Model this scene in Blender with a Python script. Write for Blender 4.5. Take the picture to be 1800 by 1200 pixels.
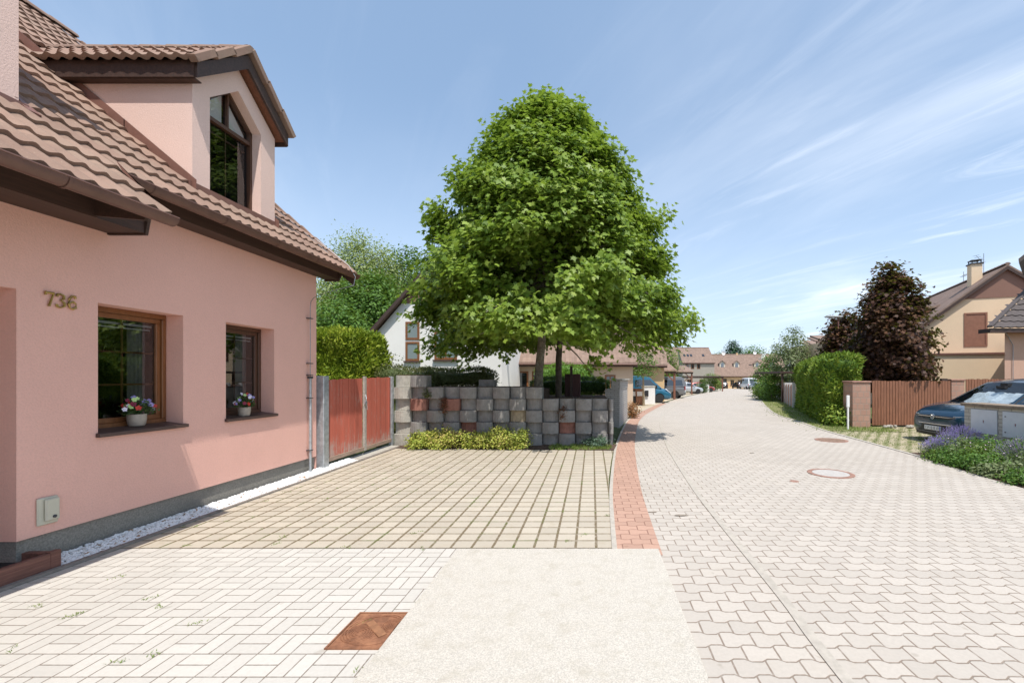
import bpy, bmesh, math, random
import numpy as np
from mathutils import Vector, Matrix
for o in list(bpy.data.objects): bpy.data.objects.remove(o)
S = bpy.context.scene
COL = S.collection
R = math.radians
# ------------------------------------------------------------------ camera, sky, sun, exposure
CAMZ = 1.68
cam = bpy.data.objects.new('camera', bpy.data.cameras.new('camera'))
COL.objects.link(cam); S.camera = cam
cam.location = (0, 0, CAMZ); cam.rotation_euler = (R(90), 0, 0)
cam.data.sensor_width = 36; cam.data.lens = 15.0
cam.data.shift_x = -141/1800; cam.data.shift_y = 63/1800
cam.data.clip_start = .05; cam.data.clip_end = 3000
SUN = Vector((.213, -.4255, 1)).normalized()
sl = bpy.data.lights.new('sun', 'SUN'); so = bpy.data.objects.new('sun', sl); COL.objects.link(so)
sl.energy = 4.8; sl.angle = R(.53); sl.color = (1, .955, .89)
so.rotation_euler = SUN.to_track_quat('Z', 'Y').to_euler(); so.location = (4, -8, 20)
S.view_settings.view_transform = 'Standard'; S.view_settings.look = 'None'
S.view_settings.exposure = .13; S.view_settings.gamma = 1
world = bpy.data.worlds.new('World'); S.world = world; world.use_nodes = True

# ------------------------------------------------------------------ node expressions
class NT:
    def __init__(s, tree): s.t = tree; s.n = tree.nodes; s.l = tree.links
    def node(s, typ, **kw):
        n = s.n.new(typ)
        for k, v in kw.items(): setattr(n, k, v)
        return n
    def put(s, sock, v):
        if isinstance(v, E): s.l.new(v.s, sock)
        elif hasattr(v, 'links'): s.l.new(v, sock)
        else: sock.default_value = v
    def m(s, op, *a, clamp=False):
        n = s.node('ShaderNodeMath', operation=op); n.use_clamp = clamp
        for i, v in enumerate(a): s.put(n.inputs[i], v)
        return E(s, n.outputs[0])
    def mix(s, f, a, b, blend='MIX'):
        n = s.node('ShaderNodeMix', data_type='RGBA', blend_type=blend)
        s.put(n.inputs[0], f)
        for i, v in ((6, a), (7, b)):
            if isinstance(v, (tuple, list)) and len(v) == 3: v = (*v, 1)
            s.put(n.inputs[i], v)
        return n.outputs[2]
    def ss(s, a, lo, hi):
        n = s.node('ShaderNodeMapRange', interpolation_type='SMOOTHSTEP')
        s.put(n.inputs[0], a); n.inputs[1].default_value = lo; n.inputs[2].default_value = hi
        return E(s, n.outputs[0])
    def noise(s, vec, scale, detail=4, rough=.6, dist=0, col=False):
        n = s.node('ShaderNodeTexNoise'); s.put(n.inputs['Vector'], vec)
        n.inputs['Scale'].default_value = scale; n.inputs['Detail'].default_value = detail
        n.inputs['Roughness'].default_value = rough; n.inputs['Distortion'].default_value = dist
        return n.outputs[1] if col else E(s, n.outputs[0])
    def white(s, a, b, w=0.):
        c = s.node('ShaderNodeCombineXYZ'); s.put(c.inputs[0], a); s.put(c.inputs[1], b); c.inputs[2].default_value = w
        n = s.node('ShaderNodeTexWhiteNoise', noise_dimensions='3D'); s.l.new(c.outputs[0], n.inputs['Vector'])
        return E(s, n.outputs[0])
    def ramp(s, f, cols):
        n = s.node('ShaderNodeValToRGB'); s.put(n.inputs[0], f)
        e = n.color_ramp.elements
        while len(e) < len(cols): e.new(.5)
        for k, (p, c) in enumerate(cols): e[k].position = p; e[k].color = (*c, 1)
        return n.outputs[0]
class E:
    def __init__(s, nt, sock): s.nt = nt; s.s = sock
    def __add__(a, b): return a.nt.m('ADD', a, b)
    __radd__ = __add__
    def __sub__(a, b): return a.nt.m('SUBTRACT', a, b)
    def __rsub__(a, b): return a.nt.m('SUBTRACT', b, a)
    def __mul__(a, b): return a.nt.m('MULTIPLY', a, b)
    __rmul__ = __mul__
    def __truediv__(a, b): return a.nt.m('DIVIDE', a, b)
    def floor(a): return a.nt.m('FLOOR', a)
    def abs(a): return a.nt.m('ABSOLUTE', a)
    def mod(a, b): return a.nt.m('FLOORED_MODULO', a, b)
    def gt(a, b): return a.nt.m('GREATER_THAN', a, b)
    def min(a, b): return a.nt.m('MINIMUM', a, b)
    def max(a, b): return a.nt.m('MAXIMUM', a, b)
    def clamp(a): return a.nt.m('ADD', a, 0., clamp=True)

# world: Nishita sky with thin cirrus
def make_world():
    w = NT(world.node_tree); w.n.clear()
    sky = w.node('ShaderNodeTexSky', sky_type='NISHITA'); sky.sun_disc = False
    sky.sun_elevation = math.asin(SUN.z); sky.sun_rotation = math.atan2(SUN.x, SUN.y)
    sky.air_density = 1.0; sky.dust_density = 1.4; sky.ozone_density = 1.2; sky.altitude = 200
    tc = w.node('ShaderNodeTexCoord'); sep = w.node('ShaderNodeSeparateXYZ'); w.l.new(tc.outputs['Generated'], sep.inputs[0])
    X, Y, Z = (E(w, sep.outputs[i]) for i in range(3))
    den = Z.max(0.) + .12
    px, py = X/den, Y/den
    # axis along the streaks (a) and across them (b)
    a = px*.55 - py*.83; b = px*.83 + py*.55
    def v3(p, q, r):
        c = w.node('ShaderNodeCombineXYZ'); w.put(c.inputs[0], p); w.put(c.inputs[1], q); w.put(c.inputs[2], r); return c.outputs[0]
    n1 = w.noise(v3(a*.34, b*1.0, 3.1), 1.0, 7, .55, .6)
    n2 = w.noise(v3(a*.42, b*2.2, 9.7), 1.5, 8, .62, 1.8)
    n3 = w.noise(v3(a*.6, b*.8, 1.3), .55, 3, .5)
    veil = w.ss(n1, .42, .80)*.62 + w.ss(n2, .48, .82)*.42
    side = w.ss(X - Z*.10, -.12, .55)*.75 + .25
    low = w.ss(Z, .85, .1)
    f = (veil*side*(.45 + w.ss(n3, .35, .65)*.75)*(.45 + low*.75)).clamp()
    haze = w.ss(Z, .55, -.02)*.50
    bg1 = w.node('ShaderNodeBackground')
    c = w.mix(haze, sky.outputs[0], (7.2, 7.9, 8.8))
    c = w.mix(.30, c, (4.2, 6.2, 8.9))
    c = w.mix(f*.78, c, (8.6, 9.0, 9.6))
    w.l.new(c, bg1.inputs[0]); bg1.inputs[1].default_value = .142
    out = w.node('ShaderNodeOutputWorld'); w.l.new(bg1.outputs[0], out.inputs[0])
make_world()

# ------------------------------------------------------------------ picture helpers (ground falls 1% past 16 m)
def gz(y): return 0. if y < 16 else -.0101*(y-16)
def G(px, py):
    u = (py-663)/750; y = 1.68/u
    if y > 16: y = 1.5184/(u-.0101)
    return ((px-1041)*y/750, y)
def XZ(px, py, y): return ((px-1041)*y/750, 1.68+(663-py)*y/750)

# ------------------------------------------------------------------ materials
MATS = {}
def basemat(name):
    m = bpy.data.materials.new(name); m.use_nodes = True
    nt = NT(m.node_tree); nt.n.clear()
    p = nt.node('ShaderNodeBsdfPrincipled'); o = nt.node('ShaderNodeOutputMaterial')
    nt.l.new(p.outputs[0], o.inputs[0])
    g = nt.node('ShaderNodeNewGeometry')
    nt.pos = g.outputs['Position']; nt.geo = g; nt.p = p; nt.out = o
    MATS[name] = m
    return m, nt
def bump(nt, h, strength=.5, dist=.01):
    b = nt.node('ShaderNodeBump'); b.inputs['Strength'].default_value = strength; b.inputs['Distance'].default_value = dist
    nt.put(b.inputs['Height'], h); nt.l.new(b.outputs[0], nt.p.inputs['Normal'])
def mat(name, col, rough=.7, var=.12, vs=6., bs=None, bstr=.4, bdist=.006, metal=0., spec=.5, dirt=None, coat=0., local=False):
    """plain surface with tone variation, fine bump and optional large blotchy wear"""
    m, nt = basemat(name)
    pos = nt.pos
    if local:
        tc = nt.node('ShaderNodeTexCoord'); pos = tc.outputs['Object']
    n = nt.noise(pos, vs, 5, .65)
    dark = tuple(c*(1-var) for c in col); lite = tuple(min(1, c*(1+var)) for c in col)
    c = nt.mix(nt.ss(n, .3, .7), dark, lite)
    if dirt:
        n2 = nt.noise(pos, dirt[1], 6, .7)
        c = nt.mix(nt.ss(n2, dirt[2], dirt[3]), c, dirt[0])
    nt.l.new(c, nt.p.inputs['Base Color']) if not isinstance(c, tuple) else None
    nt.p.inputs['Roughness'].default_value = rough; nt.p.inputs['Metallic'].default_value = metal
    nt.p.inputs['Specular IOR Level'].default_value = spec; nt.p.inputs['Coat Weight'].default_value = coat
    nt.p.inputs['Coat Roughness'].default_value = .05
    if bs: bump(nt, nt.noise(pos, bs, 3, .6), bstr, bdist)
    return m
def wood(name, col, axis=2, rough=.7, scale=1., var=.35):
    m, nt = basemat(name)
    mp = nt.node('ShaderNodeMapping'); nt.l.new(nt.pos, mp.inputs[0])
    sc = [14*scale]*3; sc[axis] = 1.0*scale; mp.inputs['Scale'].default_value = sc
    n = nt.noise(mp.outputs[0], 3, 6, .7, .6)
    c = nt.mix(nt.ss(n, .25, .75), tuple(x*(1-var) for x in col), tuple(min(1, x*(1+var)) for x in col))
    nt.l.new(c, nt.p.inputs['Base Color']); nt.p.inputs['Roughness'].default_value = rough
    bump(nt, n, .3, .004)
    return m
def leafmat(name, cols, trans=.35, rough=.5, spec=.35):
    m, nt = basemat(name)
    r = E(nt, nt.geo.outputs['Random Per Island'])
    n = nt.noise(nt.pos, 1.1, 2, .5)
    c = nt.ramp(r*.65 + nt.ss(n, .3, .7)*.35, [(i/(len(cols)-1), c) for i, c in enumerate(cols)])
    nt.l.new(c, nt.p.inputs['Base Color']); nt.p.inputs['Roughness'].default_value = rough
    nt.p.inputs['Specular IOR Level'].default_value = spec
    t = nt.node('ShaderNodeBsdfTranslucent')
    c2 = nt.mix(.5, c, (.22, .30, .03), 'MIX'); nt.l.new(c2, t.inputs[0])
    mx = nt.node('ShaderNodeMixShader'); mx.inputs[0].default_value = trans
    nt.l.new(nt.p.outputs[0], mx.inputs[1]); nt.l.new(t.outputs[0], mx.inputs[2]); nt.l.new(mx.outputs[0], nt.out.inputs[0])
    return m
def glassmat(name, tint=(.012, .014, .015), refl=.9, trans=.0):
    m, nt = basemat(name)
    gl = nt.node('ShaderNodeBsdfGlossy'); gl.inputs['Roughness'].default_value = .0; gl.inputs[0].default_value = (.95, .98, 1, 1)
    fr = nt.node('ShaderNodeFresnel'); fr.inputs[0].default_value = 1.75
    if trans:
        b = nt.node('ShaderNodeBsdfTransparent'); b.inputs[0].default_value = (trans, trans, trans, 1)
    else:
        b = nt.node('ShaderNodeBsdfDiffuse'); b.inputs[0].default_value = (*tint, 1)
    mx = nt.node('ShaderNodeMixShader')
    f = E(nt, fr.outputs[0])*refl + .06
    nt.put(mx.inputs[0], f); nt.l.new(b.outputs[0], mx.inputs[1]); nt.l.new(gl.outputs[0], mx.inputs[2])
    nt.l.new(mx.outputs[0], nt.out.inputs[0])
    return m
def xy(nt, rot=0., off=(0, 0)):
    s = nt.node('ShaderNodeSeparateXYZ'); nt.l.new(nt.pos, s.inputs[0])
    x, y = E(nt, s.outputs[0]), E(nt, s.outputs[1])
    if rot:
        c, d = math.cos(rot), math.sin(rot)
        x, y = x*c + y*d, y*c - x*d
    return x-off[0], y-off[1]
def finish_paver(nt, joint, rnd, base, var, jcol, weed=(.60, .8), rough=.85, strong=1., grime=.12, moss=(.10, .12, .03)):
    """joint: 1 in joints, 0 on stone"""
    n = nt.noise(nt.pos, 38, 4, .7); big = nt.noise(nt.pos, .9, 5, .65); mid = nt.noise(nt.pos, 5, 5, .7)
    d = tuple(c*(1-var) for c in base); l = tuple(min(1, c*(1+var)) for c in base)
    c = nt.mix(rnd, d, l)
    c = nt.mix(nt.ss(n, .3, .75)*.22, c, tuple(x*.62 for x in base))
    c = nt.mix(nt.ss(mid, .52, .78)*grime*1.6, c, tuple(x*y for x, y in zip(base, (.72, .66, .55))))
    c = nt.mix(nt.ss(big, .45, .75)*grime*1.4, c, tuple(x*y for x, y in zip(base, (.80, .76, .68))))
    tr = nt.noise(nt.pos, .35, 3, .5, 1.5)
    c = nt.mix(nt.ss(tr, .50, .62)*.16, c, tuple(x*y for x, y in zip(base, (.70, .68, .66))))
    sp = nt.noise(nt.pos, 7.5, 2, .4)
    c = nt.mix(nt.ss(sp, .70, .76)*.35, c, tuple(x*y for x, y in zip(base, (.52, .48, .42))))
    w = nt.ss(nt.noise(nt.pos, 2.3, 6, .75), weed[0], weed[1])
    jc = nt.mix(w, jcol, moss)
    jn = nt.ss(nt.noise(nt.pos, 16, 3, .6), .22, .55)
    c = nt.mix(joint*(.45+jn*.55)*strong, c, jc)
    nt.l.new(c, nt.p.inputs['Base Color']); nt.p.inputs['Roughness'].default_value = rough
    nt.p.inputs['Specular IOR Level'].default_value = .3
    bump(nt, (1-joint)*1. + n*.25 + rnd*.15, .55, .006)
def bone_paver(name, base, var=.07, jcol=(.26, .20, .155), grime=.10, rot=0., weed=(.66, .85)):
    m, nt = basemat(name); x, y = xy(nt, rot)
    L, P, A = .2, .134, .0125
    k = (y/P + .5).floor()
    par = k.mod(2.)
    sg = 1 - par*2
    ph = (x/L + .25).mod(1.)                                   # 0..1
    tri = (ph - .5).abs()*4 - 1                                 # -1..1
    tr = nt.m('MINIMUM', nt.m('MAXIMUM', tri*2.6, -1.), 1.)
    dl = y - k*P - sg*tr*A
    row = k - 1 + dl.gt(0.)
    xs = x/L + row.mod(2.)*.5
    col = (xs+.0).floor()
    dv = ((xs+.5).floor() - xs).abs()*L
    wob = nt.noise(nt.pos, 30, 2, .5)*.003
    d = dl.abs().min(dv) - wob
    joint = 1 - nt.ss(d, .0018, .0062)
    finish_paver(nt, joint, nt.white(row, col), base, var, jcol, weed=weed, grime=grime)
    return m
def grid_paver(name, base, jcol, px, py, gx, gy, off, var=.08, weed=(.5, .7), grime=.3, stagger=0., rot=0.):
    m, nt = basemat(name); x, y = xy(nt, rot, off)
    row = (y/py).floor(); xs = x/px + row.mod(2.)*stagger
    col = xs.floor()
    wob = nt.noise(nt.pos, 24, 3, .6)*.012 - .006
    ex = (.5 - ((xs - col) - .5).abs())*px; ey = (.5 - ((y/py - row) - .5).abs())*py
    jx = 1 - nt.ss(ex+wob, gx*.5-.004, gx*.5+.004); jy = 1 - nt.ss(ey+wob*.4, gy*.5-.003, gy*.5+.003)
    finish_paver(nt, jx.max(jy), nt.white(row, col), base, var, jcol, weed=weed, grime=grime)
    return m
def basket_paver(name, base, jcol, off, C=.2):
    m, nt = basemat(name); x, y = xy(nt, 0, off)
    cx, cy = (x/C).floor(), (y/C).floor()
    fx, fy = (x/C - cx)*C, (y/C - cy)*C
    par = (cx+cy).mod(2.)
    q = fx*par + fy*(1-par)                                   # the coordinate the cell is halved along
    half = q.gt(C/2)
    ec = ((fx-C/2).abs() - C/2).abs().min(((fy-C/2).abs() - C/2).abs())
    d = ec.min((q-C/2).abs()) - nt.noise(nt.pos, 30, 2, .5)*.003
    joint = 1 - nt.ss(d, .0005, .0042)
    finish_paver(nt, joint, nt.white(cx*2+half, cy, 3.), base, .05, jcol, weed=(.58, .74), grime=.08, strong=.9)
    return m
def stucco(name, col, scale=90, strength=.5):
    m, nt = basemat(name)
    n = nt.noise(nt.pos, scale*.7, 4, .75); b = nt.noise(nt.pos, .8, 5, .6); md = nt.noise(nt.pos, 7, 4, .7)
    c = nt.mix(nt.ss(b, .3, .75), col, tuple(x*.93 for x in col))
    c = nt.mix(nt.ss(n, .35, .7)*.30, c, tuple(x*.7 for x in col))
    c = nt.mix(nt.ss(md, .62, .85)*.25, c, tuple(min(1, x*1.08) for x in col))
    mp = nt.node('ShaderNodeMapping'); nt.l.new(nt.pos, mp.inputs[0]); mp.inputs['Scale'].default_value = (5, 5, .35)
    st = nt.noise(mp.outputs[0], 1.6, 5, .7)
    c = nt.mix(nt.ss(st, .56, .8)*.16, c, tuple(x*.72 for x in col))
    nt.l.new(c, nt.p.inputs['Base Color']); nt.p.inputs['Roughness'].default_value = .92; nt.p.inputs['Specular IOR Level'].default_value = .2
    bump(nt, n, min(1, strength*1.7), .005)
    return m
def brick(name, c1, c2, mortar, bw=.24, bh=.085, m_=.012, axis='x'):
    m, nt = basemat(name)
    s = nt.node('ShaderNodeSeparateXYZ'); nt.l.new(nt.pos, s.inputs[0])
    x, y, z = (E(nt, s.outputs[i]) for i in range(3))
    c = nt.node('ShaderNodeCombineXYZ'); nt.put(c.inputs[0], x+y); nt.put(c.inputs[1], z)
    b = nt.node('ShaderNodeTexBrick'); nt.l.new(c.outputs[0], b.inputs[0])
    b.inputs['Color1'].default_value = (*c1, 1); b.inputs['Color2'].default_value = (*c2, 1); b.inputs['Mortar'].default_value = (*mortar, 1)
    b.inputs['Scale'].default_value = 1; b.inputs['Mortar Size'].default_value = m_; b.inputs['Brick Width'].default_value = bw; b.inputs['Row Height'].default_value = bh
    n = nt.noise(nt.pos, 30, 5, .7)
    cc = nt.mix(nt.ss(n, .3, .8)*.35, b.outputs[0], tuple(v*.6 for v in c1))
    nt.l.new(cc, nt.p.inputs['Base Color']); nt.p.inputs['Roughness'].default_value = .9
    bump(nt, n*.4 - E(nt, b.outputs[1])*1., .6, .008)
    return m

PINK = stucco('pink_stucco', (.85, .50, .415))
PINKD = stucco('pink_stucco_dormer', (.82, .60, .52))
PLINTH = mat('plinth', (.25, .235, .205), .95, .25, 60, bs=120, bstr=.7, dirt=((.16, .15, .135), 1.3, .5, .8))
def tilemat(name, col, lich):
    m, nt = basemat(name); s = nt.node('ShaderNodeSeparateXYZ'); nt.l.new(nt.pos, s.inputs[0])
    y, z = E(nt, s.outputs[1]), E(nt, s.outputs[2])
    r = nt.white(((y-.02)/.31).floor(), ((z-.125)/.2155).floor())
    n = nt.noise(nt.pos, 7, 6, .7); f = nt.noise(nt.pos, 45, 3, .7); b = nt.noise(nt.pos, 1.3, 4, .6)
    c = nt.mix(r, tuple(x*.84 for x in col), tuple(x*1.15 for x in col))
    c = nt.mix(nt.ss(n, .45, .8)*.5, c, tuple(x*.66 for x in col)); c = nt.mix(nt.ss(b, .4, .75)*.45, c, lich)
    c = nt.mix(nt.ss(f, .60, .72)*.45, c, tuple(x*1.35 for x in lich))
    nt.l.new(c, nt.p.inputs['Base Color']); nt.p.inputs['Roughness'].default_value = .88; bump(nt, f, .45, .005)
    return m
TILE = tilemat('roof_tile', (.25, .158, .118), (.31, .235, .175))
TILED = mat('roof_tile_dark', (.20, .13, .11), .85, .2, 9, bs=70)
TILEK = mat('roof_tile_charcoal', (.08, .065, .062), .8, .2, 9, bs=70)
COPPER = mat('brown_metal', (.135, .068, .05), .45, .12, 5, metal=.1, spec=.5)
FLASH = mat('flashing', (.21, .105, .08), .5, .12, 6, metal=.1)
DWOOD = wood('dark_wood', (.055, .027, .018), 1, .65)
DWOODX = wood('dark_wood_x', (.06, .034, .026), 0, .6)
SOFF = wood('soffit_wood', (.19, .075, .04), 1, .6)
WINW = wood('window_wood', (.215, .085, .03), 2, .4, 1, .2)
WIND = wood('window_wood_dark', (.09, .042, .024), 2, .45, 1, .2)
GLASS = glassmat('glass', refl=1., trans=.62)
GLASSO = glassmat('glass_far')
GLASSD = glassmat('glass_dormer', refl=.45, trans=.8)
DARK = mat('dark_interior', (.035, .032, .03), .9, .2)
CURT = mat('curtain', (.42, .42, .42), .9, .08, 20)
WHITE = mat('white_paint', (.80, .79, .77), .6, .05, 12, dirt=((.52, .49, .44), 2.5, .55, .85))
SILL = mat('sill_brown', (.085, .05, .042), .45, .15, 8)
BRASS = mat('brass', (.42, .29, .09), .35, .15, 20, metal=.7)
CREAM = mat('cream_plastic', (.56, .53, .42), .5, .05)
GALV = mat('galvanised', (.44, .47, .49), .42, .2, 12, metal=.55, bs=30, bstr=.1)
IRON = mat('dark_iron', (.05, .05, .055), .5, .2)
REDW = None
RUST = mat('rust', (.235, .10, .05), .8, .3, 9, bs=60, bstr=.6, dirt=((.33, .16, .08), 9, .45, .8))
STEEL = mat('wire', (.35, .36, .38), .4, .1, metal=.6)

def red_planks(name, base, n_axis=1, w=.11, fade=(.46, .36, .31)):
    m, nt = basemat(name)
    s = nt.node('ShaderNodeSeparateXYZ'); nt.l.new(nt.pos, s.inputs[0]); v = E(nt, s.outputs[n_axis])
    cell = (v/w).floor(); rnd = nt.white(cell, cell)
    mp = nt.node('ShaderNodeMapping'); nt.l.new(nt.pos, mp.inputs[0]); sc = [22, 22, 22]; sc[2] = 1.3; mp.inputs['Scale'].default_value = sc
    g = nt.noise(mp.outputs[0], 2.2, 6, .75)
    c = nt.mix(rnd, tuple(x*.85 for x in base), tuple(x*1.12 for x in base))
    c = nt.mix(nt.ss(g, .5, .8)*.5, c, tuple(x*.55 for x in base))
    z = E(nt, s.outputs[2])
    worn = nt.ss(g + (nt.noise(nt.pos, 3.5, 5, .7)-.5)*.8 + nt.ss(z, .6, .05)*.30, .56, .82)
    c = nt.mix(worn*.85, c, fade)
    nt.l.new(c, nt.p.inputs['Base Color']); nt.p.inputs['Roughness'].default_value = .7
    bump(nt, g, .4, .004)
    return m
GATEM = red_planks('gate_red', (.50, .125, .08))
GATEL = wood('gate_rail', (.34, .24, .18), 1)
FENCEM = wood('fence_brown', (.25, .108, .06), 2, .6, 1, .35)
CONC = mat('concrete_block', (.255, .242, .225), .95, .12, 9, bs=80, bstr=.5, dirt=((.15, .14, .125), 4.2, .5, .8))
CONCL = mat('concrete_light', (.40, .38, .33), .95, .15, 9, bs=80, bstr=.5, dirt=((.25, .23, .19), 3.2, .5, .75))
BLKRED = mat('block_red', (.29, .135, .10), .95, .2, 9, bs=80)
BLKOCH = mat('block_ochre', (.36, .29, .19), .95, .2, 9, bs=80)
SOIL = mat('soil', (.10, .062, .042), 1., .4, 20, bs=40, bstr=1., bdist=.03)
SLAB = mat('slab', (.515, .475, .412), .9, .22, 110, bs=150, bstr=.9, dirt=((.40, .36, .285), 6.5, .45, .9))
KERB = mat('kerb', (.42, .38, .325), .9, .12, 14, bs=90, bstr=.4)
KERBD = mat('kerb_dark', (.235, .205, .18), .9, .15, 14, bs=90, bstr=.4)
GRAVEL = mat('white_gravel', (.80, .79, .78), .7, .12, 25)
ROAD = bone_paver('road_paver', (.475, .428, .374), var=.06, jcol=(.235, .185, .145), rot=R(-.6))
REDP = bone_paver('red_paver', (.45, .28, .21), jcol=(.25, .14, .10), var=.09)
DRIVE = grid_paver('driveway_paver', (.47, .415, .335), (.165, .125, .075), .2055, .1925, .026, .022, (.245, 4.205), weed=(.50, .66), grime=.26)
BASKET = basket_paver('basket_paver', (.53, .50, .45), (.17, .13, .10), (-4.64, 4.2))
GRASSP = grid_paver('grass_paver', (.47, .40, .29), (.17, .17, .07), .30, .20, .08, .05, (0, 0), weed=(.36, .5), grime=.5, stagger=.5)
GROUND = mat('grass_ground', (.085, .105, .03), .95, .4, 3, bs=30, bstr=.8, bdist=.03, dirt=((.22, .20, .10), .9, .5, .75))
VERGE = mat('verge', (.17, .185, .055), .95, .35, 5, bs=40, bstr=.9, bdist=.03, dirt=((.30, .25, .15), 2.2, .45, .7))
YELLOW = stucco('yellow_stucco', (.86, .66, .45), 60, .3)
YELLOWD = stucco('ochre_stucco', (.72, .50, .27), 60, .3)
BEIGE = stucco('beige_stucco', (.60, .47, .36), 60, .3)
OFFW = stucco('offwhite_stucco', (.86, .84, .80), 60, .3)
GREYST = stucco('grey_stucco', (.36, .33, .28), 60, .3)
BROWNST = stucco('brown_stucco', (.285, .165, .125), 60, .3)
CREAMST = stucco('cream_stucco', (.66, .60, .48), 60, .3)
PALEBRICK = brick('pale_brick', (.60, .56, .49), (.52, .48, .42), (.36, .33, .29), .25, .08, .01)
GREYBRICK = brick('grey_brick', (.44, .42, .40), (.38, .36, .34), (.25, .24, .22), .25, .07, .01)
REDBRICK = brick('split_brick', (.46, .27, .20), (.38, .22, .165), (.33, .25, .20), .2, .2, .012)
SHUT = mat('shutter', (.28, .13, .08), .6, .1)
BARK = mat('bark', (.20, .175, .135), .9, .35, 14, bs=25, bstr=.8, bdist=.02, dirt=((.34, .32, .26), 5, .5, .65))
BARKD = mat('bark_dark', (.10, .08, .06), .95, .3, 14, bs=25, bstr=.8, bdist=.02)
TYRE = mat('tyre', (.02, .02, .021), .8, .2)
RIM = mat('rim', (.45, .46, .48), .35, .1, metal=.6)
BLACKP = mat('black_plastic', (.018, .018, .02), .5, .2)
CHROME = mat('chrome', (.7, .71, .73), .18, .05, metal=.9)
LAMPG = glassmat('lamp_glass', tint=(.55, .57, .6), refl=.8)
TAIL = mat('tail_red', (.35, .02, .02), .25, .1)
PLATE = mat('plate', (.72, .73, .75), .4, .04)
INK = mat('ink', (.02, .02, .03), .5, .05)
def paint(name, col, rough=.28, metal=.25): return mat(name, col, rough, .04, 2, metal=metal, coat=.8, local=True)
PBLUE = paint('paint_dark_blue', (.010, .045, .085), metal=.35)
PTEAL = paint('paint_teal', (.022, .13, .21))
PGREY = paint('paint_grey', (.17, .175, .18))
PRED = paint('paint_red', (.52, .035, .045))
PSILV = paint('paint_silver', (.48, .52, .56))
PWHITE = paint('paint_white', (.72, .73, .74), metal=0.)
PBLACK = paint('paint_black', (.02, .02, .023))

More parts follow.
